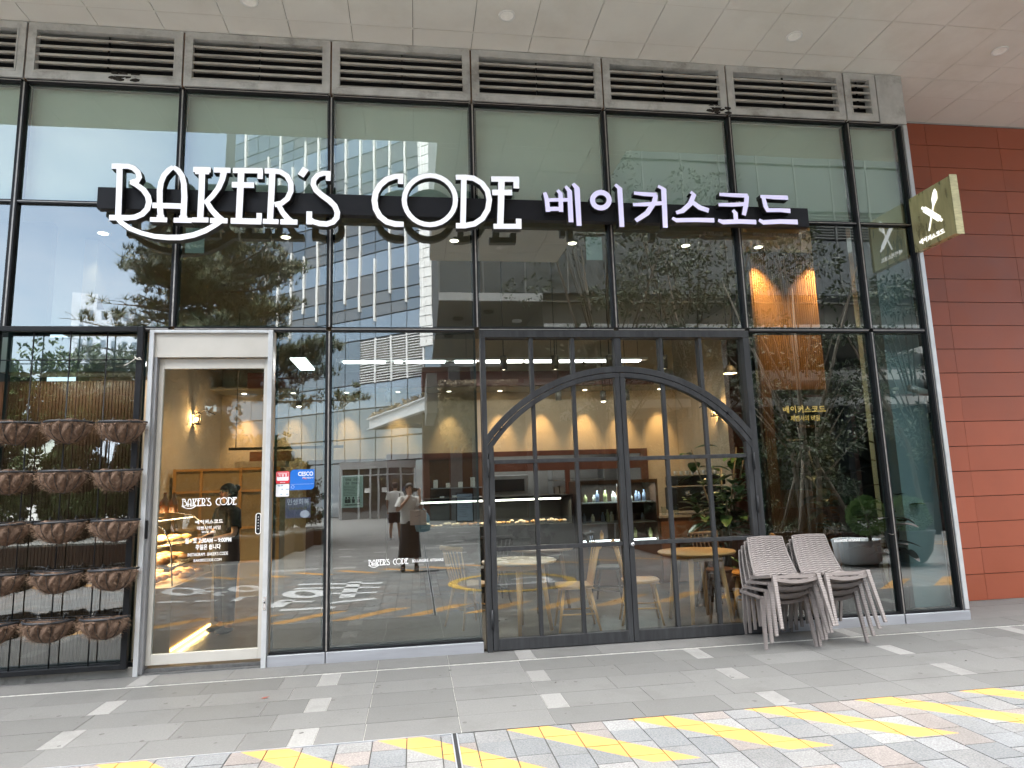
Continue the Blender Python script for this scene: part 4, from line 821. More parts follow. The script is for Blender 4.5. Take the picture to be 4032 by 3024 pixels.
MB().box(-6.4, 5.56, .125, 9.5, 4.53, 4.60).build('shop_ceiling', ceilm, B)
w = MB().box(-3.80, -.55, 7.0, 7.1, 0, 4.525).box(-.55, 5.5, 7.0, 7.1, 2.16, 4.525).box(4.75, 5.5, 7.0, 7.1, 0, 2.16)
w.box(-3.80, -3.66, 1.7, 7.0, 0, 4.525).box(5.46, 5.56, 1.8, 7.0, 0, 4.525)
w.build('inner_wall', wallm, B)
MB().box(-3.0, 4.7, 6.15, 6.25, 3.42, 3.70).build('ceiling_bulkhead', redw, B)
MB().box(4.70, 4.86, 3.0, 3.15, 0, 3.62).build('pilaster', redw, B)
MB().box(4.88, 5.45, 3.02, 3.1, 0, 4.33).build('dark_partition', darkp, B)
MB().box(-6.4, -3.9, 1.2, 1.3, 0, 4.52).build('dark_partition', darkp, B)
# kitchen recess with a red-brown frame
MB().box(-.6, 4.8, 9.2, 9.3, 0, 2.6).box(-.65, -.56, 7.1, 9.2, 0, 2.6).box(4.76, 4.85, 7.1, 9.2, 0, 2.6).box(-.6, 4.8, 7.1, 9.3, 2.6, 2.65).build('kitchen_wall', mat('kitchen_tile', (.20, .20, .20), .5, 0, .1), B)
MB().box(-.55, 4.75, 6.94, 7.0, 2.10, 2.20).box(-.55, -.35, 6.94, 7.0, 0, 2.10).box(4.60, 4.75, 6.94, 7.0, 0, 2.10).box(1.35, 1.50, 6.94, 7.0, 0, 2.10).box(1.5, 4.6, 6.95, 6.99, 1.80, 2.02).box(3.0, 3.1, 6.95, 6.99, 1.2, 1.8).build('kitchen_frame', redw, B)
MB().box(-.35, 1.35, 6.96, 7.05, 0, 2.10).build('kitchen_panel', dwood, B)
MB().box(-2.05, -.56, 6.90, 6.99, 0, 2.12).build('added_dark_board', dwood, B)  # board added to make the lower rear wall look dark
# timber screen behind the baskets, pale header above it
fl = MB()
for k in range(46): fl.box(-4.05 + k * .030, -4.05 + k * .030 + .024, .60, .625 + (k % 3 == 0) * .004, .0, 2.66)
fl.build('timber_screen', mat('brown_timber', (.11, .050, .022), .5, 0, .2, 4, stretch=(3, 3, .25)), B)
MB().box(-4.05, -2.67, .626, .66, .0, 2.66).build('screen_backing', dwood, B)
MB().box(-2.665, -2.615, .58, .66, 0, 2.66).build('screen_edge', wallm, B)
area(-3.2, .30, 2.66, 1.0, .1, 4, (1, .8, .6), (R(25), 0, 0))  # unseen fill lamp added under the header to light the timber screen
MB().box(-3.80, -2.60, .30, .60, 2.70, 3.03).build('pale_header', mat('pale_header_board', (.42, .46, .43), .7, 0, .03), B)
# fluted oak panel with the dark name board
flm = mat('fluted_oak', (.28, .135, .05), .45, 0, .18, 5, stretch=(2, 2, .2)); f = MB()
for k in range(35):
    x = 4.50 + k * .0307; f.prism([(x, .0), (x + .004, -.020), (x + .018, -.024), (x + .024, -.018), (x + .0265, .0)], .01, 4.522, 'xy')
fo = f.build('fluted_panel', flm, B, loc=(0, 1.72, 0))
MB().box(4.48, 5.60, 1.722, 1.78, .0, 4.524).build('fluted_backing', dwood, B)
nb = empty('name_board', (5.05, 1.66, 0), 0, 'tall dark board with gold Korean shop name hung on the fluted oak panel', 'board')
MB().box(-.42, .43, .0, .035, 1.35, 2.64).build('board_panel', mat('black_green_board', (.012, .018, .015), .25, 0, .1), nb)
goldt = mat('gold_letters', (.75, .50, .16), .35, .5, .05, emit=((1, .66, .2), .22)); name_strokes(nb, -.30, 2.37, .60, -.001, goldt, which='HAN', name='korean_name')  # glow put into the gold so the name stays readable
text('tagline', '제빵사의 비밀', .085, goldt, .0, -.002, 2.23, nb, sx=.85); text('since_line', 'SINCE 2002', .045, mat('dull_gold', (.30, .15, .06), .5), .0, -.002, 2.14, nb); 
m = MB().tube([(-.30, -.002, 1.98), (-.05, -.002, 1.98)], .004, 4); m.build('small_line', M['line'], nb)
# pale column behind the last pane, dark strip beside it
MB().box(5.13, 5.54, .15, .5, 0, 4.52).build('pale_column', colm, B)
MB().box(4.72, 5.11, .55, .65, 0, 4.52).build('dark_partition', mat('near_black_wall', (.012, .014, .015), .7), B)
MB().box(5.545, 5.555, .12, 1.8, 0, 4.33).build('inner_side_wall', colm, B)
cm = empty('security_camera', (5.40, .085, 2.36), 0, 'white bullet security camera behind the top of the far right glass', 'camera')
MB().tube([(-.10, -.02, .06), (.12, -.01, .0)], .038, 14).build('camera_body', M['white'], cm); MB().tube([(.10, .0, .0), (.14, .06, -.05), (.14, .12, -.05)], .012, 8).build('camera_arm', M['white'], cm)

warm = (1, .60, .25)
def spot(x, y, z, e, ang=60, col=warm, tgt=None, r=.02, blend=.6):
    l = bpy.data.lights.new('spot', 'SPOT'); l.energy = e * ISC; l.color = col; l.spot_size = R(ang); l.spot_blend = blend; l.shadow_soft_size = r
    o = bpy.data.objects.new('spot', l); COL.objects.link(o); o.location = (x, y, z)
    d = Vector(tgt) - Vector((x, y, z)) if tgt else Vector((0, 0, -1)); o.rotation_euler = d.to_track_quat('-Z', 'Y').to_euler(); return o
glow = emis('lamp_glow', (1, .86, .62), 3)
# recessed ceiling lights near the glass
for i, x in enumerate((-3.52, -1.50, .507, 2.0, 3.51, 4.52, 5.50)):
    MB().lathe([(0, -.004), (.052, -.004)], 20, (x, 1.50, 4.526)).build('ceiling_spot_lens', glow, B)
    MB().lathe([(.054, -.002), (.07, -.010), (.075, -.001)], 20, (x, 1.50, 4.529)).build('ceiling_spot_ring', M['white'], B)
    if x > 4: spot(min(x, 5.40), 1.50, 4.49, 260, 78, (1, .60, .26), (min(x, 5.30), 1.72, 3.1), blend=1)
    else: spot(x, 1.50, 4.49, 8, 100, (1, .85, .62))
# wall washers on the back wall
for i, x in enumerate((-3.2, -2.3, -1.3, -.32, .68, 1.7, 2.55, 3.45, 4.25, 5.05)):
    MB().lathe([(0, -.003), (.04, -.003), (.045, 0)], 14, (x, 6.78, 3.405)).build('wall_washer_lens', glow, B)
    spot(x, 6.66, 3.40, 62, 48, warm, (x, 6.97, 2.2), blend=.9)
MB().box(-3.66, 5.46, 6.26, 6.99, 3.41, 3.45).build('washer_soffit', ceilm, B)
# pendant cylinders, LED panels, track heads
def pend(x, y, z, r, h, label, group, ztop=4.53, lit=False):
    o = empty('pendant_lamp', (x, y, z), 0, label, 'lamp', group)
    MB().lathe([(0, h / 2), (r, h / 2), (r, -h / 2), (r * .85, -h / 2), (r * .85, -h / 2 + .02)], 20).build('lamp_shade', mat('lamp_metal', (.10, .095, .085), .35, .4, .1) if 'lampm' not in M else M['lampm'], o)
    MB().tube([(0, 0, h / 2), (0, 0, ztop - z)], .006, 6).build('suspension_rod', blk, o)
    MB().lathe([(0, -h / 2 + .012), (r * .84, -h / 2 + .012)] if not lit else [(0, -h / 2 - .018), (r * .5, -h / 2 - .014), (r * .84, -h / 2 + .005)], 16).build('bulb', glow, o)
M['lampm'] = mat('lamp_metal', (.10, .095, .085), .35, .4, .1)
for x in (1.17, 1.863, 2.613, 3.383): pend(x, 2.2, 3.115, .048, .19, 'grey cylinder pendant lamp inside, behind the panes over the arch', 'cylinder pendants over the arch')
for i, (x, z) in enumerate(((-2.06, 3.154), (-.472, 3.209), (2.724, 3.2), (3.603, 3.165), (4.07, 3.184))):
    pend(x, 6.0, z, .058, .20, 'dark cylinder spot hanging before the warm rear wall', 'cylinder spots before the rear wall', lit=i in (0, 3))
led = emis('led_panel', (.97, 1, .96), 2.2)
LF = empty('linear_light', (1.4, 5, 3.68), 0, 'long row of bright white linear ceiling lamps hung across the shop', 'light')
for a, b in ((-1.18, -.46), (-.33, -.17), (-.13, .56), (.70, 1.10), (1.14, 1.92), (1.94, 2.54), (2.56, 3.0), (3.03, 4.05)): MB().box(a - 1.4, b - 1.43, -.07, .07, -.025, 0).build('led_strip', led, LF)
MB().box(-2.7, 2.75, -.09, .09, .0005, .04).build('light_housing', M['white'], LF)
for x in (-2.5, -.5, 1, 2.6): MB().tube([(x, 0, .04), (x, 0, .66)], .004, 5).build('suspension_rod', blk, LF)
LF2 = empty('linear_light', (-1.89, 5.28, 3.7), 0, 'short bright panel lamp seen through the narrow window above the stickers', 'light'); MB().box(-.12, .12, -.52, .52, -.02, 0).build('led_strip', led, LF2); MB().box(-.13, .13, -.53, .53, .0005, .03).build('light_housing', M['white'], LF2); MB().tube([(0, 0, .03), (0, 0, .64)], .004, 5).build('suspension_rod', blk, LF2)
area(1.4, 5, 3.64, 5.2, .2, 26); area(1.6, 8.1, 2.55, 5, .8, 30);  # the second is an unseen lamp added to brighten the kitchen
# sconces
for (x, y, z, lab) in ((-3.60, 5.34, 2.79, 'small lantern sconce glowing on the left warm wall inside the door'), (5.38, 5.0, 2.74, 'small lantern sconce glowing on the right warm wall behind the arch')):
    o = empty('wall_lamp', (x, y, z), 0, lab, 'lamp'); s_ = 1 if x < 0 else -1
    m = MB()
    for a in (-.05, .05):
        for b in (-.05, .05): m.tube([(a, b, -.09), (a, b, .07)], .006, 5)
    m.box(-.06, .06, -.06, .06, .07, .085).box(-.06, .06, -.06, .06, -.10, -.085).tube([(0, 0, .08), (s_ * .12, .0, .14), (s_ * .30, -.02, .06)], .008, 6); m.build('lantern_frame', blk, o); MB().ico((0, 0, -.01), .028, 2).build('bulb', emis('sconce_bulb', (1, .75, .4), 7), o)
    l = bpy.data.lights.new('sconce', 'POINT'); l.energy = 16 * ISC; l.color = warm; l.shadow_soft_size = .04; lo = bpy.data.objects.new('sconce', l); COL.objects.link(lo); lo.location = (x + s_ * .02, y, z - .01)
o = empty('dome_lamp', (4.33, 2.2, 2.97), 0, 'small dark dome lamp glowing warm at the right end of the fanlight', 'lamp')
MB().lathe([(.02, .10), (.05, .08), (.09, .02), (.10, -.02), (.095, -.02)], 20).tube([(0, 0, .1), (0, 0, 1.36)], .004, 5).build('lamp_shade', blk, o); MB().lathe([(0, -.018), (.09, -.014)], 18).build('bulb', emis('dome_glow', (1, .62, .25), 6), o)

# ---------------------------------------------------------------- furniture
def round_table(x, y, r, h, label, cols, legs4=True):
    t = empty('round_table', (x, y, .006), rng.uniform(0, 1), label, 'table', None)
    MB().lathe([(0, h), (r - .01, h), (r, h - .008), (r - .012, h - .026), (0, h - .028)], 48).build('tabletop', cols[0], t)
    MB().lathe([(r * .62, h - .03), (r * .62, h - .09), (r * .60, h - .09), (r * .60, h - .03)], 32).build('table_apron', cols[1], t)
    for k in range(4):
        a = math.pi / 4 + k * math.pi / 2; MB().tube([(r * .58 * math.cos(a), r * .58 * math.sin(a), h - .03), (r * .80 * math.cos(a), r * .80 * math.sin(a), 0)], [.030, .020], 12).build('leg', cols[1], t)
round_table(3.05, .78, .42, .735, 'round oak table right of the lock, behind the right door leaf', (woodt, wood))
round_table(1.08, .80, .40, .725, 'round pale topped table at the lower left of the arched door', (mat('pale_table_top', (.52, .45, .36), .25, 0, .08), wood))
round_table(1.55, 2.0, .40, .735, 'round table behind the two front tables, just above the glazing bar', (mat('pinkish_oak', (.36, .25, .19), .35, 0, .1), dwood))
round_table(3.65, 2.1, .42, .74, 'round red-brown table deep in the shop at the right', (redw, dwood))
def windsor(x, y, rz, label, wd=wood):
    c = empty('spindle_chair', (x, y, .006), rz, label, 'chair', None)
    MB().grid(20, 14, lambda u, v: ((u - .5) * .42 * (1 - .10 * v) * (1 - .0 * u), (v - .5) * .40 * (1 - .25 * (2 * u - 1) ** 4), .455 - .016 * math.sin(math.pi * u) * math.sin(math.pi * v))).grid(20, 14, lambda u, v: ((u - .5) * .40 * (1 - .10 * v), (v - .5) * .38, .425)).lathe([(.205, .425), (.213, .44), (.206, .456)], 28, sx=1, sy=.95).build('seat', wd, c)
    for sx in (-1, 1):
        MB().tube([(sx * .13, -.13, .43), (sx * .20, -.20, 0)], [.018, .012], 10).build('leg', wd, c); MB().tube([(sx * .12, .14, .43), (sx * .18, .23, 0)], [.018, .012], 10).build('leg', wd, c)
    MB().tube([(-.165, -.165, .21), (.165, -.165, .21)], .009, 8).tube([(-.155, .185, .2), (.155, .185, .2)], .009, 8).tube([(-.165, -.165, .17), (-.155, .185, .17)], .009, 8).tube([(.165, -.165, .17), (.155, .185, .17)], .009, 8).build('stretcher', wd, c)
    m = MB()
    for k in range(7):
        u = (k - 3) / 3; m.tube([(u * .15, .165, .45), (u * .185, .275 - .03 * u * u, .835)], [.011, .008], 8)
    m.build('spindles', wd, c)
    MB().tube([(u / 8 * .21, .285 - .035 * (u / 8) ** 2, .845) for u in range(-8, 9)], .018, 10, flat=1.5).build('top_rail', wd, c)
windsor(1.66, .76, R(-95), 'oak spindle chair left of the door stile, its back towards the door centre')
windsor(2.42, .86, R(78), 'oak spindle chair right of the door stile, facing the oak table')
windsor(3.75, .95, R(-120), 'orange oak spindle chair behind the stacked outdoor chairs', mat('orange_oak', (.50, .24, .06), .4, 0, .1))
windsor(.60, 1.25, R(120), 'pale oak spindle chair behind the wide left window', wood)
windsor(3.55, 1.35, R(10), 'dark spindle chair behind the oak table', dwood)
windsor(2.45, 2.15, R(60), 'black spindle chair deeper in the shop behind the lock', blk)
windsor(1.0, 2.7, R(-170), 'black spindle chair pushed to the rear left table', blk)
# rear counters
rb = random.Random(11)
PC = empty('pastry_counter', (1.3, 3.9, 0), 0, 'long black glazed pastry counter behind the left door leaf', 'counter')
MB().box(-1.25, 1.03, -.4, .4, .0, .94).build('counter_base', mat('counter_front', (.035, .037, .035), .3, .2, .3, 2), PC)
MB().box(-1.25, 1.03, -.405, .4, 1.33, 1.36).box(-1.25, -1.22, -.4, .4, .94, 1.33).box(1.0, 1.03, -.4, .4, .94, 1.33).box(-1.22, 1.0, .38, .4, .94, 1.33).build('case_frame', blk, PC)
MB().box(-1.22, 1.0, -.395, -.389, .94, 1.33).build('case_glass', G_CLEAR, PC); MB().box(-1.22, .85, -.36, -.33, 1.295, 1.318).build('case_light', emis('case_led', (1, .93, .80), 2), PC)
area(1.2, 3.55, 1.29, 2.1, .1, 9, (1, .85, .65))
def bread(x, y, z, r, c, lab, grp, sq=(1, .8, .6)):
    tag(MB().ico((0, 0, 0), r, 2, sq, .10, rg=rb).build('pastry', c, loc=(x, y, z)), lab, 'pastry', grp)
br_ = [mat('crust_gold', (.50, .26, .08), .5, 0, .3, 30), mat('crust_brown', (.28, .12, .04), .5, 0, .3, 30), mat('cream_bun', (.62, .48, .34), .6, 0, .15, 30)]
for k in range(34): bread(.18 + .062 * k + rb.uniform(-.01, .01), 3.60 + rb.uniform(0, .18), .965 + rb.uniform(0, .03), rb.uniform(.028, .042), rb.choice(br_ if k < 14 else (br_[2], br_[2], br_[0])), 'small pastry in a row inside the rear glazed counter', 'pastries in the rear counter')
FR = empty('display_fridge', (3.05, 3.85, 0), 0, 'upright glazed drinks fridge in a brown frame behind the centre of the arched door', 'fridge')
MB().box(-.62, -.585, -.32, .32, 0, 1.55).box(.585, .62, -.32, .32, 0, 1.55).box(-.585, .585, -.32, .32, 1.50, 1.55).box(-.585, .585, -.32, .32, 0, .62).box(-.02, .02, -.32, -.28, .62, 1.5).box(-.585, .585, .28, .32, .62, 1.5).build('fridge_frame', dwood, FR)
MB().box(-.585, .585, -.27, .27, .90, .915).box(-.585, .585, -.27, .27, 1.20, 1.215).build('shelf', steel, FR); MB().box(-.585, .585, -.315, -.308, .62, 1.5).build('fridge_glass', G_CLEAR, FR); MB().box(-.57, .57, -.25, -.23, .64, .66).build('fridge_light', emis('cool_led', (.85, .95, 1), 2.0), FR)
cols = [mat('bottle_' + n_, c_, .3, 0, .1) for n_, c_ in (('cream', (.6, .58, .5)), ('blue', (.20, .24, .34)), ('lime', (.40, .40, .18)), ('white', (.65, .66, .68)), ('amber', (.35, .16, .04)))]
for k in range(26):
    z = rb.choice((.665, .92, 1.22)); x = 2.50 + .043 * k; h = rb.uniform(.11, .19)
    tag(MB().lathe([(0, 0), (.030, 0), (.030, h * .65), (.013, h * .82), (.013, h), (0, h)], 12).build('bottle', rb.choice(cols), loc=(x, 3.7 + rb.uniform(0, .1), z)), 'small bottle on a shelf inside the upright glazed fridge', 'bottle', 'bottles in the glazed fridge')
area(3.05, 3.65, 1.49, 1.0, .1, 5, (.85, .95, 1))
BC = empty('bar_counter', (4.3, 3.9, 0), 0, 'brown fronted bar counter with a stone top at the right rear', 'counter'); MB().box(-.62, 1.1, -.38, .4, 0, .955).build('counter_front', mat('bar_brown', (.22, .10, .05), .5, 0, .1, 4), BC); MB().box(-.64, 1.12, -.41, .42, .957, .99).build('counter_top', mat('bar_top', (.42, .38, .33), .3), BC)
CM = empty('coffee_machine', (4.45, 3.95, .99), 0, 'large black espresso machine with stacked cups on the bar counter', 'machine')
MB().box(-.42, .42, -.25, .25, .06, .42).box(-.40, .40, -.28, .25, .44, .60).box(-.42, .42, -.36, -.25, .06, .10).build('machine_body', blk, CM, bevel=.02); m = MB()
for k in range(3): m.lathe([(.0, .36), (.04, .36), (.045, .28), (.0, .28)], 14, (-.25 + .25 * k, -.28, 0)).tube([(-.25 + .25 * k, -.30, .31), (-.25 + .25 * k, -.42, .30)], .012, 8)
m.build('brew_heads', M['chrome'], CM); m = MB()
for k in range(16): m.lathe([(.022, 0), (.032, .06), (.028, .06)], 12, (-.36 + .048 * k, -.12 + .1 * (k % 2), .61))
m.build('stacked_cups', M['white'], CM)
for i, (x, h) in enumerate(((3.78, .13), (3.98, .16))): tag(MB().lathe([(0, 0), (.036, 0), (.042, h), (.038, h), (.033, .01)], 16).build('glass_tumbler', G_CLEAR, loc=(x, 3.62, .992)), 'clear tumbler on the bar counter beside the fridge' if i == 0 else 'taller clear tumbler on the bar counter nearer the coffee machine', 'glass')
# kitchen kit
KO = empty('kitchen_oven', (.0 + 2.0, 8.6, 0), 0, 'steel deck oven with dark doors in the rear kitchen', 'oven'); MB().box(-.45, .45, -.4, .4, 0, 1.75).build('oven_body', steel, KO, bevel=.01)
for z in (.5, 1.0, 1.4): MB().box(-.36, .36, -.415, -.405, z, z + .26).build('oven_door', blk, KO)
KR = empty('kitchen_rack', (3.6, 8.5, 0), 0, 'steel storage rack with trays in the rear kitchen', 'rack'); m = MB()
for z in (.4, .8, 1.2, 1.6, 1.95): m.box(-.6, .6, -.25, .25, z, z + .025)
for x in (-.6, .58): m.box(x, x + .02, -.25, .25, 0, 2.0)
m.build('rack_frame', steel, KR); m = MB()
for k in range(16): x = -.55 + .13 * (k % 8); z = (.825 if k < 8 else 1.225); m.box(x, x + rb.uniform(.06, .11), -.2, .1, z, z + rb.uniform(.08, .28))
m.build('tray_boxes', mat('kitchen_boxes', (.25, .22, .19), .6, 0, .5, 3), KR)
KW = empty('wall_shelf', (.9, 6.9, 0), 0, 'dark shelf unit with pale tins left of the rear kitchen opening', 'shelf'); m = MB()
for z in (1.15, 1.5): m.box(-.6, .42, -.28, .04, z, z + .02)
m.build('shelf_boards', steel, KW); m = MB()
for k in range(8): m.box(-.55 + k * .12, -.47 + k * .12, -.2, -.05, 1.17 if k % 2 else 1.52, (1.17 if k % 2 else 1.52) + rb.uniform(.08, .2))
m.build('tins', M['white'], KW)
# bread case by the sliding door
BCASE = empty('bread_case', (-2.73, 1.55, 0), 0, 'curved glass bread case glowing warm on the left inside the sliding door', 'display case')
MB().box(-.38, .34, -.72, .62, .0, .62).build('case_base', mat('case_wood', (.34, .22, .11), .5, 0, .1, 4), BCASE)
cg = [(-.34, 1.33), (-.1, 1.33), (.10, 1.29), (.24, 1.18), (.31, 1.02), (.335, .63)]
m = MB()
for (xa, za), (xb, zb) in zip(cg[:-1], cg[1:]): m.add([(xa, -.70, za), (xb, -.70, zb), (xb, .60, zb), (xa, .60, za)], [(0, 1, 2, 3)])
m.build('curved_glass', G_CLEAR, BCASE)
for y in (-.70, .60): MB().tube([(x, y, z) for x, z in cg], .008, 6).build('glass_edge', M['chrome'], BCASE)
MB().box(-.34, .22, -.68, .58, 1.0, 1.012).box(-.34, .30, -.68, .58, .80, .812).build('shelf', M['chrome'], BCASE)
MB().box(-.36, -.34, -.70, .60, .63, 1.33).build('case_back', wallm, BCASE)
for z, k_ in ((.635, 24), (.815, 22), (1.015, 18)):
    for k in range(k_): bread(-2.98 + rb.uniform(0, .42 if z > 1 else .52), .90 + 1.2 * (k + .5) / k_, z + .035, rb.uniform(.045, .065), rb.choice(br_[:2] + br_[:1]), 'golden bread roll inside the curved bread case', 'breads in the curved case', (1.2, .9, .62))
area(-2.8, 1.5, 1.27, .4, 1.2, 34, (1, .72, .38)); area(-2.85, 1.5, .995, .4, 1.2, 14, (1, .72, .38)); area(-2.85, 1.5, .795, .4, 1.2, 12, (1, .72, .38))
for k in range(7): tag(MB().lathe([(0, 0), (.045, 0), (.045, .12), (.016, .17), (.016, .22), (0, .22)], 14).build('jar', mat('amber_glass', (.40, .17, .05), .15, 0, .1, coat=.5) if k == 0 else bpy.data.materials['amber_glass'], loc=(-3.02 + .06 * k, 1.0 + .10 * k, 1.336)), 'amber bottle standing on top of the curved bread case', 'bottle', 'amber bottles on the bread case')
MB().box(.345, .352, -.70, .60, .012, .035).build('toe_kick_light', emis('toe_led', (1, .62, .18), 2.4), BCASE)
area(-2.35, 1.50, .05, .02, 1.3, 3.0, (1, .66, .25), (R(0), R(0), 0))
# beige panelled cabinet and boxes
CB = empty('panelled_cabinet', (-2.6, 4.4, 0), 0, 'beige panelled cabinet along the rear left behind the person in black', 'cabinet')
MB().box(-1.0, .55, -.03, .4, 0, 1.90).build('cabinet_body', mat('cabinet_beige', (.36, .29, .18), .6, 0, .06), CB); m = MB()
for x in (-1.0, -.62, -.05, .51): m.box(x, x + .04, -.05, -.032, 0, 1.92)
for z in (.5, 1.0, 1.55, 1.88): m.box(-.96, .51, -.048, -.032, z, z + .035)
m.build('cabinet_rails', wood, CB)
for (x, y, z, sx, sz, cc, lab) in ((-2.35, 4.5, 1.92, .75, .09, 'pale', 'flat pale box lying on the beige cabinet'), (-2.22, 4.6, 2.012, .62, .15, 'rust', 'rust coloured box on top of the flat pale box')): tag(MB().box(-sx / 2, sx / 2, -.15, .15, 0, sz).build('storage_box', mat(cc + '_box', (.40, .36, .30) if cc == 'pale' else (.20, .09, .055), .6, 0, .15, 8), loc=(x, y, z)), lab, 'box')
SB = empty('hanging_rail', (-1.7, 4.3, 2.2), 0, 'thin black hanging rail above the narrow window\'s stickers', 'rail'); MB().box(-1.1, .6, -.02, .02, -.02, .02).tube([(-1.0, 0, 0), (-1.0, 0, 2.13)], .006, 6).tube([(.5, 0, 0), (.5, 0, 2.13)], .006, 6).build('rail_bar', blk, SB)
# rubber plant, palms inside
def rubber_plant(x, y, s, label, seed, n=5, lm=None):
    o = empty('rubber_plant', (x, y, 0), 0, label, 'plant'); rg = random.Random(seed)
    MB().lathe([(0, .0), (.15, 0), (.19, .34), (.175, .34), (.16, .30), (0, .29)], 28).build('pot', mat('plant_pot', (.20, .09, .05), .7) if seed == 1 else blk, o)
    st = MB(); lf = MB()
    for k in range(n):
        a = 2 * math.pi * k / n + rg.uniform(-.4, .4); top = Vector((.34 * math.cos(a) * s, .30 * math.sin(a) * s, rg.uniform(1.15, 1.95) * s)); pts = [Vector((.03 * math.cos(a), .03 * math.sin(a), .28)), Vector((.08 * math.cos(a), .08 * math.sin(a), .8 * s)), top]
        st.tube(pts, [.022, .016, .008], 8)
        for j in range(14):
            t = .45 + .55 * j / 13; p = pts[1].lerp(top, (t - .45) / .55); b = j * 2.4; d = Vector((math.cos(b), math.sin(b), rg.uniform(-.2, .75))).normalized(); L = rg.uniform(.22, .34) * s; W_ = L * .50
            side = d.cross(Vector((0, 0, 1))).normalized(); up = side.cross(d)
            n0 = 6; vs = []
            for q in range(n0 + 1):
                v = q / n0; w_ = W_ * math.sin(math.pi * min(1, v * .94 + .03)) ** .8 / 2; c = p + d * (.04 + L * v) - Vector((0, 0, .30 * L * v * v))
                vs += [c - side * w_ + up * w_ * .25, c, c + side * w_ + up * w_ * .25]
            lf.add(vs, [f for q in range(n0) for f in ((3 * q, 3 * q + 1, 3 * q + 4, 3 * q + 3), (3 * q + 1, 3 * q + 2, 3 * q + 5, 3 * q + 4))], smooth=True)
    st.build('stems', mat('plant_bark', (.16, .13, .09), .8), o); lf.build('leaves', lm or mat('rubber_leaf', (.07, .15, .05), .3, 0, .35, 6, coat=.2), o)
rubber_plant(4.02, 2.1, 1.05, 'tall rubber plant with big glossy leaves behind the right door leaf', 1, 9)
rubber_plant(4.9, .85, 1.0, 'dark leafy plant before the name board behind the right window', 2, 6, mat('dark_leaf', (.02, .04, .022), .4, 0, .3, 6))
rubber_plant(4.98, .30, .80, 'drooping plant with long leaves against the pale column at the far right', 3, 3, bpy.data.materials['dark_leaf'])
# palm fronds seen low behind the oak table
PL = empty('potted_palm', (4.1, 1.25, 0), 0, 'small bright green palm beside the orange chair', 'plant'); MB().lathe([(0, 0), (.12, 0), (.15, .25), (.13, .25), (0, .22)], 20).build('pot', M['white'], PL); m = MB(); rg = random.Random(9)
for k in range(14):
    a = rg.uniform(0, 6.28); e = Vector((math.cos(a) * .35, math.sin(a) * .35, rg.uniform(.35, .75))); p0 = Vector((0, 0, .22))
    for j in range(12):
        t = .3 + .7 * j / 11; p = p0.lerp(e, t) - Vector((0, 0, .1 * t * t)); d = (e - p0).normalized()
        for sg in (-1, 1): q = d.cross(Vector((0, 0, 1))).normalized() * sg * .8 + d * .6; m.leaf(p, q, .15 * (1.2 - t * .5), .016, rg)
m.build('fronds', mat('palm_green', (.06, .17, .03), .5, 0, .3, 10), PL)

spot(-2.4, 3.3, 4.2, 120, 80, warm, (-2.6, 4.35, 1.2))  # added lamp without a fixture, brightens the beige cabinet

# ================================================================== people
skin = mat('skin', (.50, .30, .21), .5, 0, .05, 20); hairm = mat('dark_hair', (.018, .013, .011), .45, 0, .3, 60, stretch=(4, 4, .5)); shoe = mat('black_shoe', (.02, .02, .022), .4)
def skinned(name, verts, edges, mat_, parent, root=0, sub=2):
    me = bpy.data.meshes.new(name); me.from_pydata([v[0] for v in verts], edges, []); me.materials.append(mat_)
    o = bpy.data.objects.new(name, me); COL.objects.link(o); o.parent = parent
    md = o.modifiers.new('skin', 'SKIN'); md.use_smooth_shade = True; sv = me.skin_vertices[0].data if me.skin_vertices else None
    if sv is None:
        bpy.context.view_layer.objects.active = o; me.attributes.new; bm = bmesh.new(); bm.from_mesh(me); bm.verts.layers.skin.verify(); bm.to_mesh(me); bm.free(); sv = me.skin_vertices[0].data
    for i, v in enumerate(verts):
        r = v[1]; sv[i].radius = (r, r) if not isinstance(r, tuple) else r; sv[i].use_root = (i == root)
    s = o.modifiers.new('sub', 'SUBSURF'); s.levels = s.render_levels = sub; return o
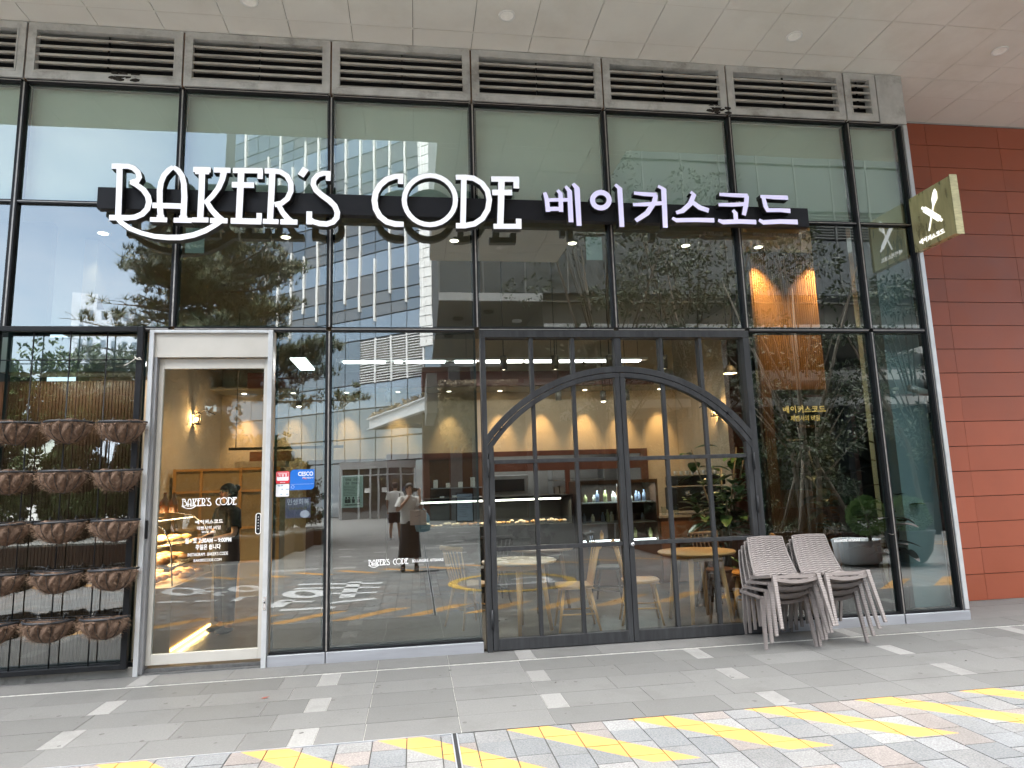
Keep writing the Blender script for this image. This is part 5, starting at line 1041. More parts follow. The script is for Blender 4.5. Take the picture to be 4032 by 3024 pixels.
def person(loc, rz, label, H=1.65, arms=None, group=None, feet=((-.10, 0), (.10, 0)), head=(0, 0)):
    p = empty('person', loc, rz, label, 'person', group); k = H / 1.70; V = []; E = []
    def v(x, y, z, r): V.append(((x * k, y * k, z * k), r * k if not isinstance(r, tuple) else (r[0] * k, r[1] * k))); return len(V) - 1
    def ch(a, *pts):
        for q in pts: b = v(*q); E.append((a, b)); a = b
        return a
    pel = v(0, 0, .92, (.125, .10)); chest = ch(pel, (0, 0, 1.08, (.115, .085)), (0, 0, 1.25, (.13, .095)))
    nb_ = ch(chest, (0, 0, 1.40, (.10, .07)), (0, .005, 1.47, .048)); hx, hy = head
    ch(nb_, (hx * .6, hy * .6 - .012, 1.535, (.056, .062)), (hx, hy - .010, 1.60, (.070, .082)), (hx, hy, 1.665, (.058, .066)))
    for i, sx in enumerate((-1, 1)):
        fx, fy = feet[i]
        ch(pel, (sx * .085, 0, .86, .088), ((sx * .09 + fx) / 2, fy * .4 - .015, .49, .057), (fx, fy + .01, .28, .050), (fx, fy + .02, .085, .034), (fx, fy - .05, .035, .034), (fx, fy - .14, .022, .026))
        sh, el, wr, hd = arms[i]   # shoulder, elbow, wrist, hand direction
        a = ch(chest, (sh[0], sh[1], sh[2], .050), (el[0], el[1], el[2], .037), (wr[0], wr[1], wr[2], .024))
        w = Vector(wr); d = Vector(hd).normalized(); s_ = d.cross(Vector((0, 0, 1))).normalized() if abs(d.z) < .9 else Vector((1, 0, 0)); up = s_.cross(d)
        pm = w + d * .055; a = ch(a, (*pm, .024))
        for f in range(4):
            o_ = s_ * ((f - 1.5) * .018); L = (.060, .072, .068, .050)[f]; q1 = pm + d * .04 + o_; q2 = q1 + d * L * .5 - up * .012; q3 = q2 + d * L * .35 - up * .03
            ch(a, (*q1, .0095), (*q2, .0085), (*q3, .0075))
        t1 = w + d * .03 + s_ * .03 * -sx; ch(a, (*t1, .011), (*(t1 + d * .03 + s_ * .012 * -sx), .009))
    skinned('body', V, E, skin, p)
    fm = MB(); c = Vector((hx * k, (hy - .010) * k, 1.60 * k))
    for sx in (-1, 1): fm.ico(c + Vector((sx * .030, -.072, .012)) * k, .009 * k, 2)
    fm.build('eyes', mat('eye_dark', (.02, .015, .012), .2) if 'eye_dark' not in bpy.data.materials else bpy.data.materials['eye_dark'], p)
    fn = MB().ico(c + Vector((0, -.085, -.012)) * k, .012 * k, 2, (.8, 1.1, 1.5)); 
    for sx in (-1, 1): fn.ico(c + Vector((sx * .072, .0, -.01)) * k, .017 * k, 2, (.4, .8, 1.4))
    fn.build('nose_and_ears', skin, p); MB().ico(c + Vector((0, -.072, -.045)) * k, .018 * k, 2, (1.2, .4, .3)).build('lips', mat('lips', (.35, .12, .10), .5) if 'lips' not in bpy.data.materials else bpy.data.materials['lips'], p)
    return p, k
def rings(m, rs, n=28, fold=0, seed=0, cap=False):
    """loft of ellipses (cx, cy, cz, rx, ry)"""
    vs = []
    for (cx, cy, cz, rx, ry) in rs:
        for j in range(n):
            t = 2 * math.pi * j / n; q = 1 + fold * math.sin(t * 7 + seed) * (1 if cz < rs[0][2] else .3); vs.append((cx + rx * q * math.cos(t), cy + ry * q * math.sin(t), cz))
    fs = [(i * n + j, i * n + (j + 1) % n, (i + 1) * n + (j + 1) % n, (i + 1) * n + j) for i in range(len(rs) - 1) for j in range(n)]
    return m.add(vs, fs, None, True)
def tee(p, k, mt, arms, hem=.86, wide=1.0):
    m = MB(); rings(m, [(0, 0, z * k, rx * k * wide, ry * k * wide) for z, rx, ry in ((1.475, .062, .06), (1.455, .09, .075), (1.42, .155, .092), (1.36, .185, .108), (1.25, .19, .125), (1.1, .185, .125), (.98, .19, .13), (hem, .198, .138))], 32, .02)
    for i, sx in enumerate((-1, 1)):
        sh, el = Vector(arms[i][0]) * k, Vector(arms[i][1]) * k; e = sh.lerp(el, .72); m.tube([Vector((sx * .10 * k, 0, 1.385 * k)), sh, sh.lerp(e, .5), e], [.075 * k, .072 * k * wide, .074 * k * wide, .078 * k * wide], 18, cap=False)
    return m.build('t_shirt', mt, p)
def hair(p, k, hx, hy, long=0, bun=False, cap=None):
    m = MB(); c = Vector((hx, hy + .005, 1.628)) * k; m.ico(c, .094 * k, 3, (.93, 1.08, .98)); m.v = [v if not (v[1] < c.y - .04 * k and v[2] < c.z - .0 * k) else (v[0], c.y - .035 * k, v[2]) for v in m.v]
    if long: rings(m, [(c.x, c.y + .03 * k, c.z - .01 * k, .092 * k, .075 * k), (c.x, c.y + .04 * k, c.z - .08 * k, .088 * k, .06 * k), (c.x, c.y + .05 * k, c.z - long * k, .07 * k, .04 * k)], 20, .03)
    if bun: m.ico(c + Vector((.0, .10, .03)) * k, .045 * k, 2, (1, 1, 1), .1)
    m.build('hair', hairm, p)
white_t = mat('white_cotton', (.66, .65, .62), .85, 0, .05, 12, bump=.3, bscale=9); black_c = mat('black_cloth', (.014, .012, .014), .85, 0, .2, 12, bump=.3, bscale=8)
# photographer, facing the shop (local -y is the front, so turn half round)
pa = [((-.17, -.01, 1.385), (-.30, -.10, 1.17), (-.20, -.16, 1.46), (.3, .15, 1)), ((.17, -.01, 1.385), (.22, -.13, 1.20), (-.03, -.165, 1.47), (-.3, .15, 1))]
pa = [((-.17, -.01, 1.385), (-.24, -.13, 1.18), (-.205, -.105, 1.45), (.12, -.10, 1)), ((.17, -.01, 1.385), (.24, -.13, 1.16), (-.005, -.105, 1.45), (-.10, -.10, 1))]
P1, k = person((-.115, -6.575, 0), math.pi, 'person in white T-shirt and long dark skirt holding up a phone', 1.62, pa, feet=((-.13, 0), (.13, 0)))
tee(P1, k, white_t, pa, .92, .96); hair(P1, k, 0, 0, .13)
m = MB(); rings(m, [(0, 0, z * k, rx * k, ry * k) for z, rx, ry in ((1.0, .150, .12), (.93, .172, .135), (.80, .185, .145), (.55, .20, .155), (.28, .225, .17), (.265, .220, .165))], 36, .03); m.build('long_skirt', black_c, P1)
for sx in (-1, 1): MB().ico((sx * .13 * k, -.06 * k, .035), .06, 2, (.75, 2.1, .7)).tube([(sx * .13 * k, .01, .03), (sx * .13 * k, .015, .14)], [.042, .04], 14).build('ankle_boot', shoe, P1)
PH = empty('phone', (0, -6.474, 1.497), 0, 'black phone held sideways in front of the photographer\'s face', 'phone'); MB().box(-.075, .075, -.004, .004, -.036, .036).build('phone_body', blk, PH, bevel=.003); MB().lathe([(0, .006), (.008, .006), (.008, 0)], 14, (0, 0, 0)).build('lens_ring', M['chrome'], PH, loc=(.05, .004, .015)).rotation_euler = (R(-90), 0, 0)
TB = empty('tote_bag', (.05, -6.40, 1.12), .15, 'cream paper carrier bag hanging from the photographer\'s forearm', 'bag'); MB().box(-.15, .15, -.03, .03, -.27, .0).build('bag_body', mat('cream_paper', (.55, .44, .38), .8, 0, .06, 5, bump=.3, bscale=10), TB, bevel=.006); MB().tube([(-.07, .0, 0), (-.06, 0, .06), (.06, 0, .06), (.07, 0, 0)], .004, 6).ribbon([(-.05, -.12, .006), (.05, -.10, .006)], .031, .032).build('bag_handle', mat('bag_print', (.12, .10, .10), .7), TB)
CBG = empty('carrier_bag', (.12, -6.50, 1.13), 0, 'clear and blue plastic bag hanging behind the cream paper bag', 'bag'); m = MB(); rings(m, [(0, 0, z, rx, ry) for z, rx, ry in ((.02, .03, .02), (-.12, .13, .04), (-.30, .16, .07), (-.40, .14, .06), (-.42, .02, .01))], 20, .06); m.build('bag_film', mat('blue_film', (.20, .36, .44), .3, 0, .1), CBG)
# pedestrian walking away on the plaza
ma = [((-.18, 0, 1.38), (-.25, .03, 1.12), (-.24, -.06, .90), (.1, -.3, -1)), ((.18, 0, 1.38), (.25, .03, 1.12), (.22, -.08, .90), (-.1, -.3, -1))]
P2, k = person((-.62, -15.0, 0), 0.15, 'person in loose white T-shirt, black shorts and dark cap seen from behind', 1.72, ma, feet=((-.12, .05), (.11, -.10)))
tee(P2, k, white_t, ma, .82, 1.12); hair(P2, k, 0, 0)
m = MB(); rings(m, [(0, 0, z * k, rx * k, ry * k) for z, rx, ry in ((.96, .17, .13), (.84, .185, .15), (.76, .19, .15))], 28)
for sx in (-1, 1): rings(m, [(sx * .09 * k, 0, z * k, rx * k, rx * k) for z, rx in ((.80, .105), (.62, .11), (.50, .112))], 20)
m.build('shorts', black_c, P2); MB().tube([(.14 * k, -.13 * k, 1.43 * k), (.15 * k, .02, 1.46 * k), (.15 * k, .15 * k, 1.3 * k), (.19 * k, .16 * k, .95 * k)], .014, 8, flat=.4).build('bag_strap', blk, P2)
MB().lathe([(.098, -.01), (.10, .03), (.08, .08), (.0, .10)], 24, (0, 0, 1.64 * k)).prism([(-.07, -.08), (-.05, -.16), (.05, -.16), (.07, -.08)], 1.635 * k, 1.645 * k, 'xy').build('cap', blk, P2)
for (fx, fy) in ((-.12, .05), (.11, -.10)): MB().ico((fx * k, (fy - .05) * k, .035), .055, 2, (.8, 2.1, .7)).build('shoe', M['white'] if fx < 0 else mat('grey_shoe', (.3, .3, .3), .6), P2)
# member of staff in black, inside
sa = [((-.17, 0, 1.38), (-.24, -.03, 1.12), (-.13, -.24, 1.08), (.1, -1, .0)), ((.17, 0, 1.38), (.24, -.03, 1.12), (.13, -.24, 1.08), (-.1, -1, .0))]
P3, k = person((-2.12, 1.72, .006), R(-48), 'person with black hair in black clothes serving behind the sliding door', 1.62, sa)
tee(P3, k, black_c, sa, .80, 1.0); hair(P3, k, 0, 0, .06, True)
m = MB(); rings(m, [(0, 0, z * k, rx * k, ry * k) for z, rx, ry in ((.98, .165, .125), (.86, .18, .14), (.78, .18, .14))], 28)
for i, sx in enumerate((-1, 1)): rings(m, [(sx * x_ * k, 0, z * k, rx * k, rx * k) for z, rx, x_ in ((.82, .095, .088), (.5, .078, .095), (.12, .062, .10))], 18)
m.build('trousers', black_c, P3)
for sx in (-1, 1): MB().ico((sx * .10 * k, -.05 * k, .035), .055, 2, (.8, 2.0, .7)).build('shoe', shoe, P3)

# ================================================================== across the plaza (seen in the glass)
tw_glass = mirrorish('tower_glass', (.035, .05, .065), .34, .02, .06, .35); tw_pale = mirrorish('tower_glass_pale', (.10, .14, .19), .40, .06, .05, .5); tw_grey = mirrorish('tower_blind', (.09, .095, .10), .18, .08, .02, .5)
finm = mat('white_fin', (.62, .63, .64), .45, 0, .05); dline = mat('floor_line', (.03, .032, .035), .6)
T = empty('glass_tower', (1.5, -30.7, 0), 0, 'tall blue glass office tower with white vertical fins reflected in the windows', 'building')
ang = math.atan2(-.747, -1) + math.pi   # wall runs towards -x and further away
U = Vector((-1, -.747, 0)).normalized(); N = Vector((-U.y, U.x, 0)); N = N if N.y > 0 else -N
def tq(m, s0, s1, z0, z1, off=0, th=.0):
    a = U * s0 + N * off; b = U * s1 + N * off; c = U * s1 + N * (off - th); d = U * s0 + N * (off - th)
    vs = [(*a.xy, z0), (*b.xy, z0), (*c.xy, z0), (*d.xy, z0), (*a.xy, z1), (*b.xy, z1), (*c.xy, z1), (*d.xy, z1)]
    m.add(vs, [(0, 1, 5, 4), (1, 2, 6, 5), (2, 3, 7, 6), (3, 0, 4, 7), (4, 5, 6, 7), (3, 2, 1, 0)])
gl, pa_, gy, ln, fi = MB(), MB(), MB(), MB(), MB(); rg = random.Random(13); SL = 18.8; st = 1.18
tq(MB_ := MB(), 0, SL, 0, 46, -.05, 12); MB_.build('tower_core', dline, T)
zl = [0, 3.2, 4.6, 6.33, 7.85, 10.57, 11.88]; z = 11.88
while z < 45: zl += [z + .72, z + 1.45, z + 2.7, z + 4.0]; z += 4.0
ncol = int(SL / st)
for c in range(ncol):
    s0, s1 = c * st, (c + 1) * st
    for i, (za, zb) in enumerate(zip(zl[:-1], zl[1:])):
        j = (i - 6) % 4
        if i == 4 and 1 <= c < 5: continue
        m = pa_ if (i in (5, 3) or (i > 6 and j == 3)) else (gy if (rg.random() < .45 and i > 5) else gl)
        tq(m, s0 + .03, s1 - .03, za + .04, zb - .04, 0, .04)
    off = (c % 2) * 2.0
    z = 11.0 + (c * .7) % 2.2
    while z < 45:
        tq(fi, s0 - .035, s0 + .035, z, min(45, z + rg.choice((4, 6, 8)) - .1), .14, .12); z += 8
gl.build('glazing', tw_glass, T); pa_.build('spandrel_glazing', tw_pale, T); gy.build('blind_glazing', tw_grey, T); fi.build('white_fins', finm, T)
lo_ = MB()
for c in range(1, 5):
    tq(lo_, c * st - .04, c * st + .04, 7.85, 10.57, .06, .1)
    for k in range(17): z = 7.9 + k * .157; tq(lo_, c * st + .04, (c + 1) * st - .04, z, z + .05, .06, .05)
lo_.build('white_louvres', finm, T)
wp = MB()
for k in range(60):
    z = 9.6 + k * .58; 
    for q in range(2): tq(wp, .55 + q * .42, .55 + q * .42 + .39, z, z + .53, .10, .1)
wp.build('white_panel_strip', finm, T)
# entrance portal and canopy
EP = empty('entrance_portal', (-2.0, -31.9, 0), -.0, 'stainless framed glass entrance doors across the plaza, reflected above the pedestrian', 'entrance')
m = MB(); m.box(-2.15, 2.15, -.1, .1, 2.75, 3.15).box(-2.15, -2.0, -.1, .1, 0, 2.75).box(2.0, 2.15, -.1, .1, 0, 2.75)
for x in (-1.1, -.45, .0, .5, 1.2): m.box(x - .05, x + .05, -.06, .06, 0, 2.75)
m.box(-2.0, 2.0, -.05, .05, 2.35, 2.42); m.build('portal_frame', M['silver'], EP); MB().box(-2, 2, -.02, .02, 0, 2.35).box(-2, 2, -.02, .02, 2.42, 2.75).build('portal_glass', mirrorish('entrance_glass', (.06, .055, .05), .25, .02, .01), EP)
MB().box(-.75, -.45, .07, .08, 1.4, 1.65).box(.18, .44, .07, .08, 1.42, 1.67).build('door_notice', M['white'], EP)
CP = empty('entrance_canopy', (0, 0, 5.1), 0, 'white steel edged entrance canopy with plants on top, sloping up across the reflection', 'canopy')
p0, p1, p2, p3 = (-6.25, -45), (.98, -24), (9, -24), (9, -45)
m = MB().prism([p0, p1, p2, p3], .12, .4, 'xy'); m.build('canopy_deck', mat('canopy_underside', (.30, .29, .27), .7, 0, .06, 1), CP)
m = MB(); a, b = Vector((*p0, 0)), Vector((*p1, 0)); dr = (b - a).normalized(); nn = Vector((-dr.y, dr.x, 0))
def beam(m, a, b, z0, z1, w=.16, fl=.10):
    d = (b - a).normalized(); n_ = Vector((-d.y, d.x, 0))
    for (q0, q1, h0, h1) in ((-w / 4, w / 4, z0 + .06, z1 - .06), (-w, w, z0, z0 + .06), (-w, w, z1 - .06, z1)):
        vs = [(*(p + n_ * q).xy, h) for h in (h0, h1) for p, q in ((a, q0), (a, q1), (b, q1), (b, q0))]; m.add(vs, [(0, 1, 2, 3), (7, 6, 5, 4), (0, 4, 5, 1), (1, 5, 6, 2), (2, 6, 7, 3), (3, 7, 4, 0)])
beam(m, a + nn * .2, b + nn * .2, .0, .62); beam(m, Vector((.98, -23.8, 0)), Vector((9, -23.8, 0)), .0, .62); beam(m, Vector((-3.5, -38, 0)), Vector((9, -32, 0)), -.35, .1); m.build('edge_beam', finm, CP)
leafm = mat('shrub_leaf', (.10, .155, .05), .55, 0, .45, 3); leafd = mat('dark_shrub_leaf', (.034, .056, .025), .55, 0, .45, 3); leafl = mat('light_leaf', (.045, .065, .024), .5, 0, .4, 3); leafb = mat('brown_leaf', (.24, .19, .12), .6, 0, .4, 3)
bark = mat('tree_bark', (.10, .075, .055), .9, 0, .3, 8, bump=.6, bscale=25, stretch=(3, 3, .5)); palebark = mat('pale_bark', (.26, .23, .19), .9, 0, .25, 8)
def clumps(m, cs, n, ls, rg, flat=.6):
    for (c, r) in cs:
        for k in range(n):
            d = Vector((rg.gauss(0, 1), rg.gauss(0, 1), rg.gauss(0, flat))).normalized(); p = Vector(c) + Vector((d.x * r[0], d.y * r[1], d.z * r[2])) * rg.uniform(.45, 1.05) ** .5
            m.leaf(p, d + Vector((rg.uniform(-.8, .8), rg.uniform(-.8, .8), rg.uniform(-.9, .5))), ls * rg.uniform(.7, 1.3), ls * .5, rg)
m = MB(); rg = random.Random(31); clumps(m, [((p0[0] + (p1[0] - p0[0]) * t + .5, p0[1] + (p1[1] - p0[1]) * t, .75), (.7, 1.0, .22)) for t in [i / 16 for i in range(17)]], 130, .22, rg); m.build('canopy_plants', leafb, CP)
# red-brown block with grey pillars to the right of the entrance, wing above
RB = empty('brick_block', (7, -26.5, 0), 0, 'dark red-brown ground floor block with grey pillars across the plaza', 'building')
MB().box(-6.6, 45, -8, 0, 0, 7.5).build('brown_wall', mat('dark_brick', (.085, .032, .022), .7, 0, .2, 6), RB); m = MB()
for x in (-5.3, -4.2, -1.5, 1.5, 4.5, 8, 12): m.box(x, x + .55, .002, .25, 0, 7.5)
m.build('grey_pillars', mat('grey_pillar', (.16, .17, .18), .6), RB); MB().box(-6.3, -5.4, .002, .04, 0, 2.9).box(-3.6, -1.6, .002, .04, 0, 2.7).build('dark_shopfront', mirrorish('dark_shopfront', (.02, .025, .025), .12, .02, .01), RB)
WG = empty('upper_wing', (9, -15, 7.62), 0, 'grey overhanging upper wing with louvres and a white edge band across the plaza', 'building')
MB().box(-8.15, 12, -11, 0, .0, .05).build('wing_soffit', mat('wing_soffit', (.17, .16, .14), .7, 0, .06, 1), WG)
MB().box(-8.16, -4.7, -.0, .08, .0, .26).box(-4.69, 12, .0, .08, -.9, -.78).build('edge_band', finm, WG)
m = MB(); g2 = MB(); 
for x in range(14):
    a = -8.15 + x * 1.45; g2.box(a + .04, a + 1.41, -.06, -.01, .30, 2.35); m.box(a - .03, a + .03, -.08, .02, .28, 9)
    for k in range(9): m.box(a + .05, a + 1.40, -.05, .0, 2.45 + k * .11, 2.49 + k * .11)
    g2.box(a + .04, a + 1.41, -.06, -.01, 3.5, 5.2); g2.box(a + .04, a + 1.41, -.06, -.01, 5.3, 8.8)
m.build('wing_frames', mat('wing_frame', (.24, .25, .25), .5), WG); g2.build('wing_glazing', mirrorish('wing_glass', (.07, .078, .082), .16, .05, .01), WG)
MB().box(-8.1, 12, -10, -.10, .06, 9).build('wing_core', dline, WG)
MB().box(-4.7, 12, -11, -.1, -.85, -.02).build('lower_bulkhead', mat('bulkhead_grey', (.11, .105, .09), .8, 0, .05), WG)
for x, y in ((-7.4, -2.2), (-6.4, -1.2), (-7.6, -5), (-6.0, -4), (-5.2, -2.5)): MB().lathe([(0, -.02), (.16, -.02), (.18, -.06), (.2, -.0)], 20, (x, y, -.02)).tube([(x, y, 0), (x, y, .02)], .02, 6).build('soffit_light', M['white'] if x > -6.2 else blk, WG)
IV = empty('ivy_planter', (1.7, -13.2, 4.05), 0, 'grey balcony corner draped with hanging ivy reflected beside and over the arch', 'planter')
MB().box(-1.05, 3.2, -.6, .5, -.25, .45).box(-1.35, -1.06, -3.5, .5, -.4, .75).build('balcony_edge', mat('balcony_concrete', (.22, .22, .21), .8, 0, .1), IV); m = MB(); rg = random.Random(17)
for k in range(5200):
    x = rg.uniform(-1.0, 1.25); hang = .25 + .55 * abs(math.sin(x * 3.1)) + .3 * rg.random(); z = .55 - rg.random() * (1.0 + hang); m.leaf((x, .53 + rg.uniform(0, .22), z), Vector((rg.uniform(-1, 1), .5, -1)), .11, .09, rg)
m.build('hanging_ivy', leafb, IV)
AF = empty('a_frame_board', (2.2, -24.2, 0), .1, 'pale blue standing menu board in a black frame across the plaza', 'sign board'); MB().box(-.42, .42, -.02, .02, 0, 1.3).build('board_frame', blk, AF); MB().box(-.36, .36, .021, .03, .06, 1.24).build('board_face', mat('board_blue', (.22, .30, .38), .5, 0, .1), AF); m = MB()
for k in range(12): m.box(-.3, -.3 + random.Random(k).uniform(.3, .58), .0302, .032, 1.1 - k * .08, 1.115 - k * .08)
m.build('board_lines', mat('board_ink', (.08, .10, .13), .6), AF)
# corten planter benches with hedge on the left
for i, (x1, y0, y1, z) in enumerate(((-3.15, -12.2, -10.2, .50), (-2.95, -14.2, -12.25, .44), (-2.75, -16.4, -14.25, .40))):
    o = empty('corten_planter', (x1, y1, 0), 0, ('nearest', 'middle', 'farthest')[i] + ' rusty steel planter bench of the stepped row at the left', 'planter', 'stepped planter benches')
    MB().box(-14, 0, y0 - y1, 0, 0, z).build('planter_wall', mat('corten', (.05, .022, .014), .75, 0, .25, 3) if i == 0 else bpy.data.materials['corten'], o, bevel=.01); MB().box(-14, -.0, y0 - y1, -.0, z + .002, z + .05).build('bench_top', mat('planter_top', (.2, .2, .19), .8) if i == 0 else bpy.data.materials['planter_top'], o)
def shrub(x, y, z, rx, ry, h, label, seed, lm, n=22, per=130, ls=.13, group=None):
    o = empty('shrub', (x, y, z), 0, label, 'shrub', group); rg = random.Random(seed); st = MB(); m = MB(); cs = []
    for k in range(n):
        a = rg.uniform(0, 6.28); q = rg.random() ** .5; zz = h * rg.uniform(.12, 1); w_ = math.sin(math.pi * min(1, zz / h * .8 + .15)); p = (rx * q * math.cos(a) * w_, ry * q * math.sin(a) * w_, zz); r = rg.uniform(.22, .42) * min(rx, 1.2); cs.append((p, (r, r, r * .75)))
        if k % 2 == 0: st.tube([(p[0] * .15, p[1] * .15, 0), (p[0] * .5, p[1] * .5, zz * .5), p], [.025, .018, .006], 5)
    clumps(m, cs, per, ls, rg)
    for k in range(14):
        a = rg.uniform(0, 6.28); b = Vector((rx * .7 * math.cos(a), ry * .7 * math.sin(a), h * .85)); 
        for j in range(12): m.leaf(b + Vector((0, 0, j * .07 * h / 3)) + Vector((rg.uniform(-.1, .1),) * 3), Vector((rg.uniform(-1, 1), rg.uniform(-1, 1), .6)), ls, ls * .5, rg)
    m.build('foliage', lm, o); st.build('stems', bark, o); return o
for i, (x, y, h, lm) in enumerate(((-12.6, -15.6, 5.3, leafm), (-10.9, -16.2, 5.5, leafm), (-9.4, -15.5, 5.0, leafm), (-8.0, -16.4, 5.2, leafm), (-14.4, -16, 5.4, leafd), (-4.6, -15.2, 2.6, leafm), (-6.0, -14.2, 3.2, leafd))):
    shrub(x, y, .4, 1.25, .9, h, 'leafy garden tree in the row behind the planter benches at the left', 40 + i, lm, 44, 380, .20, 'garden trees behind the planter benches')
for i, (x, y) in enumerate(((-3.75, -11.1), (-4.7, -11.2), (-3.6, -13.1), (-3.4, -15.2), (-5.7, -11.2), (-4.5, -13.2))): shrub(x, y, .48, .6, .65, 1.25, 'low rounded shrub growing in the stepped planter benches', 60 + i, leafd, 18, 140, .09, 'low shrubs in the planter benches')
# pine
def pine():
    o = empty('pine_tree', (-6.5, -15.0, .3), 0, 'spreading dark pine tree with bare lower twigs reflected left of the tower', 'pine tree'); rg = random.Random(8); tr = MB(); nd = MB()
    tr.tube([(0, 0, -.3), (.15, 0, 2.5), (-.1, .1, 5.0), (.2, 0, 7.0), (.6, 0, 9.4)], [.20, .17, .14, .10, .04], 12); tr.tube([(-.75, .3, -.3), (-.6, .2, 3.5), (-.7, .1, 6.4), (-1.0, 0, 8.6)], [.13, .11, .08, .03], 10)
    def tuft(p, s):
        ax = Vector((rg.uniform(-1, 1), rg.uniform(-1, 1), rg.uniform(.1, 1))).normalized()
        for k in range(9):
            d = (ax + Vector((rg.uniform(-1, 1), rg.uniform(-1, 1), rg.uniform(-.7, .9)))).normalized(); a = d.cross(Vector((.3, .5, .8))).normalized() * .016; nd.add([p - a, p + a, p + d * s], [(0, 1, 2)])
    for k in range(78):
        z = 4.3 + 5.4 * (k / 78) ** 1.15 ; a = k * 2.399 + rg.uniform(-.3, .3); L = (3.9 - (z - 4.7) * .45) * (1.12 if math.cos(a) > 0 else 1) * rg.uniform(.55, 1.1); base = Vector((0, 0, z)); 
        e = base + Vector((math.cos(a) * L, math.sin(a) * L * .8, rg.uniform(-.25, .45))); mid = base.lerp(e, .5) + Vector((0, 0, -.15)); tr.tube([base, mid, e], [.06, .035, .012], 6)
        bare = math.cos(a) < -.3 and z < 7.3
        for j in range(26 if not bare else 22):
            t = rg.uniform(.25, 1.05); c = (base.lerp(mid, t * 2) if t < .5 else mid.lerp(e, t * 2 - 1)); q = c + Vector((rg.gauss(0, .26), rg.gauss(0, .26), rg.gauss(.02, .12)))
            tr.tube([c, c.lerp(q, .5) + Vector((0, 0, rg.uniform(-.05, .08))), q], [.010, .008, .004], 4, cap=False)
            if bare:
                q2 = q + Vector((rg.gauss(-.1, .15), rg.gauss(0, .15), rg.gauss(.0, .1))); tr.tube([q, q2], [.004, .003], 3, cap=False)
                if rg.random() < .72: continue
            for _ in range(8): tuft(q + Vector((rg.gauss(0, .13), rg.gauss(0, .13), rg.gauss(.03, .05))), rg.uniform(.17, .30))
    tr.build('trunk', bark, o); nd.build('crown', mat('pine_needles', (.065, .085, .032), .6, 0, .5, 1.2), o)
pine()
# staked tree, more trees, beds and pots on the right
def leafy(x, y, h, r, label, seed, lm, trunks=3, per=100, n=36, ls=.13, stakes=False, group=None, base=.45, name='street_tree', zc=.30):
    o = empty(name, (x, y, 0), 0, label, 'tree', group); rg = random.Random(seed); tr = MB(); m = MB(); cs = []
    for k in range(trunks):
        a = 2 * math.pi * k / trunks + .5; tr.tube([(.12 * math.cos(a), .12 * math.sin(a), base - .45), (.3 * math.cos(a), .3 * math.sin(a), h * .35), (.75 * r * math.cos(a), .6 * r * math.sin(a), h * .8)], [.07, .05, .015], 8)
    for k in range(n):
        a = rg.uniform(0, 6.28); q = rg.random() ** .5; zz = h * (zc + (1 - zc) * rg.random()); w_ = math.sin(math.pi * ((zz / h - zc) / (1 - zc) * .75 + .2)); c = (r * q * math.cos(a) * w_, r * q * math.sin(a) * w_, zz); rr_ = rg.uniform(.3, .6) * r * .5; cs.append((c, (rr_, rr_, rr_ * .6)))
        if k % 2: tr.tube([(c[0] * .25, c[1] * .25, zz * .6), (c[0] * .6, c[1] * .6, zz * .8), c], [.025, .016, .005], 5)
    clumps(m, cs, per, ls, rg); m.build('crown', lm, o); tr.build('trunk', bark if not stakes else palebark, o)
    if stakes:
        s_ = MB()
        for a in (.3, 2.4, 4.5): s_.tube([(.95 * math.cos(a), .95 * math.sin(a), .25), (.06 * math.cos(a), .06 * math.sin(a), 2.15)], .038, 8)
        s_.build('support_stakes', palebark, o)
leafy(8.45, -7.2, 7.6, 2.0, 'multi-stemmed street tree propped by three pale stakes reflected beside the name board', 71, leafl, 4, 90, 44, .12, True, zc=.26)
leafy(5.2, -11.2, 11.0, 2.8, 'tall airy tree reflected in the upper windows right of the Korean sign letters', 72, leafl, 3, 80, 46, .15, group=None)
leafy(8.2, -12.0, 11.0, 2.8, 'tall dark tree reflected behind the oak fluted panel', 73, leafd, 3, 80, 44, .15)
leafy(12.6, -8.8, 6.5, 2.0, 'dark tree reflected in the far right window', 74, leafd, 2, 80, 32, .14)
RBx = empty('corten_planter', (9.2, -9.6, 0), 0, 'long rusty steel planting bed wall behind the staked tree', 'planter'); MB().box(-4.2, 4.5, -.1, .0, 0, .75).box(-4.2, -4.1, 0, 3.2, 0, .35).box(-4.1, 1.0, 3.1, 3.2, 0, .35).build('planter_wall', bpy.data.materials['corten'], RBx); MB().box(-4.1, 1.0, .0, 3.1, .0, .28).build('planter_soil', mat('soil', (.035, .025, .018), .95), RBx)
m = MB(); rg = random.Random(77); clumps(m, [((rg.uniform(5.2, 10.1), rg.uniform(-9.5, -6.6), .32), (.45, .4, .22)) for k in range(46)], 90, .09, rg); tag(m.build('ground_cover', leafd), kind='stuff')
for i, (x, y, h) in enumerate(((6.2, -9.9, 1.7), (7.6, -10.1, 1.9), (9.0, -10.0, 1.8), (10.6, -10.2, 1.7))): shrub(x, y, .5, .9, .6, h, 'dark hedge shrub behind the planting bed wall at the right', 80 + i, leafd, 16, 120, .11, 'hedge shrubs behind the planting bed')
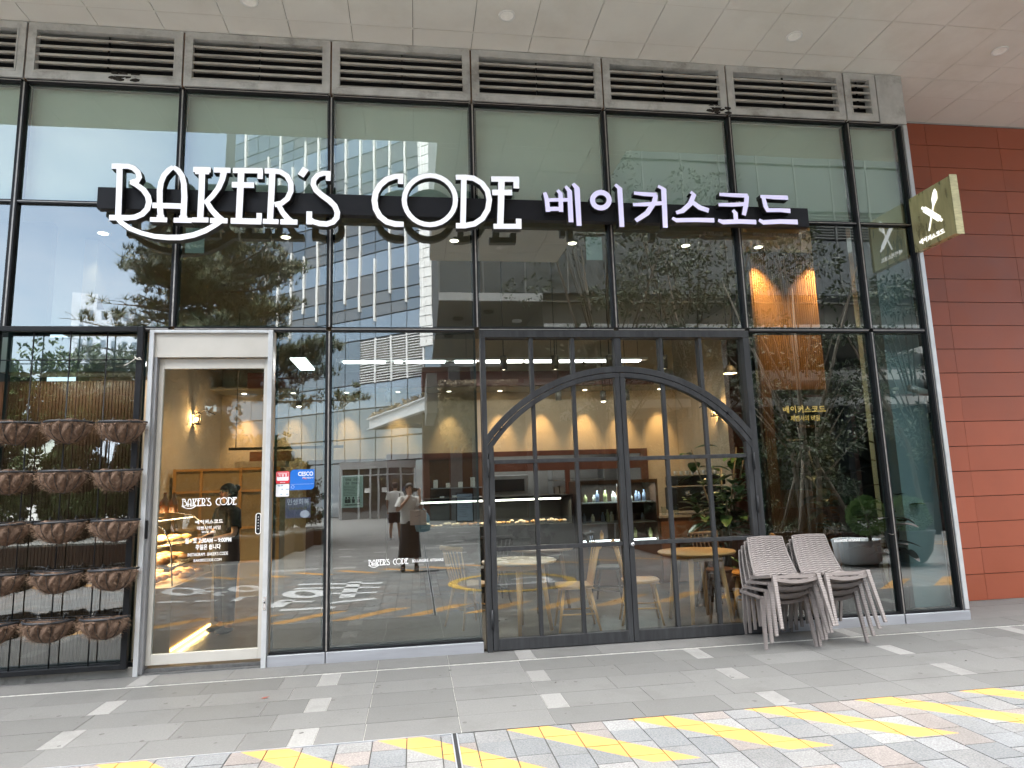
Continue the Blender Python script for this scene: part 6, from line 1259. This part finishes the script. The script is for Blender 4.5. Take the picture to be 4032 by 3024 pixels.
def ball(x, y, z, r, label, seed):
    o = empty('box_shrub', (x, y, z), 0, label, 'shrub'); rg = random.Random(seed); m = MB()
    for k in range(3200):
        d = Vector((rg.gauss(0, 1), rg.gauss(0, 1), rg.gauss(0, 1))).normalized(); b_ = 1 + .10 * math.sin(d.x * 7 + seed) * math.sin(d.z * 6); m.leaf(d * r * b_ * rg.uniform(.80, 1.03) * 1.0 + Vector((0, 0, r * .9)), d + Vector((rg.uniform(-.7, .7), rg.uniform(-.7, .7), rg.uniform(-.3, .9))), .05, .03, rg)
    m.build('foliage', mat('conifer_green', (.11, .20, .05), .6, 0, .45, 4) if 'conifer_green' not in bpy.data.materials else bpy.data.materials['conifer_green'], o); MB().tube([(0, 0, -.15), (0, 0, r)], [.03, .02], 8).build('trunk', bark, o)
ball(7.55, -4.1, .55, .30, 'rounded green conifer in the wide low white planter', 5); ball(8.25, -4.05, .52, .31, 'rounded green conifer in the big dark bowl planter', 6)
o = empty('bowl_planter', (7.45, -4.3, 0), 0, 'wide low white planter bowl reflected under the stacked chairs\' window', 'planter'); MB().lathe([(0, .03), (.30, .03), (.36, .08), (.40, .42), (.38, .43), (.34, .38), (0, .37)], 36).build('planter_shell', mat('pale_planter', (.52, .55, .57), .5, 0, .05), o)
o = empty('bowl_planter', (8.28, -4.1, 0), 0, 'big dark grey bowl planter reflected in the far right pane', 'planter'); MB().lathe([(0, .02), (.16, .02), (.22, .05), (.33, .22), (.38, .48), (.40, .56), (.36, .57), (.34, .5), (0, .48)], 36).build('planter_shell', mat('slate_planter', (.055, .062, .065), .5, 0, .1), o)
o = empty('white_urn', (8.75, -5.6, 0), 0, 'small white pedestal urn between the two planter bowls', 'planter'); MB().lathe([(0, .01), (.20, .01), (.08, .10), (.09, .30), (.30, .42), (.30, .60), (.27, .6), (0, .55)], 32).build('urn_shell', M['white'], o)
# far buildings
AP = empty('apartment_tower', (-66, -150, 0), R(-18), 'distant pale grey apartment tower reflected low in the left windows', 'building'); MB().box(-7, 7.5, -8, 8, 0, 41).box(-7, -2.5, -8, 8, 41.01, 44.5).build('tower_block', mat('far_concrete', (.30, .34, .40), .8, 0, .1, .3), AP); m = MB()
for k in range(13):
    for x in (-5.6, -3.9, -1.6, .3, 2.2, 4.1, 6.0): m.box(x, x + .9, 8.01, 8.1, 2 + k * 3.1, 3.6 + k * 3.1)
m.build('tower_windows', mat('far_window', (.10, .13, .17), .3), AP)
DK_ = empty('parking_deck', (19, -20.5, 0), 0, 'white edged decks of a low building glimpsed between the tree trunks at the right', 'building'); m = MB()
for z, h in ((4.6, .35), (5.7, .45), (6.9, .5)): m.box(-12, 16, -5, 0, z, z + h)
m.build('deck_edges', mat('far_white_band', (.55, .55, .54), .7, 0, .05), DK_); m = MB()
for k in range(8): m.box(-11.5 + k * 3.8, -11.2 + k * 3.8, -4.9, -.3, 0, 4.595)
m.build('deck_columns', M['black'], DK_)
bpy.context.view_layer.update()
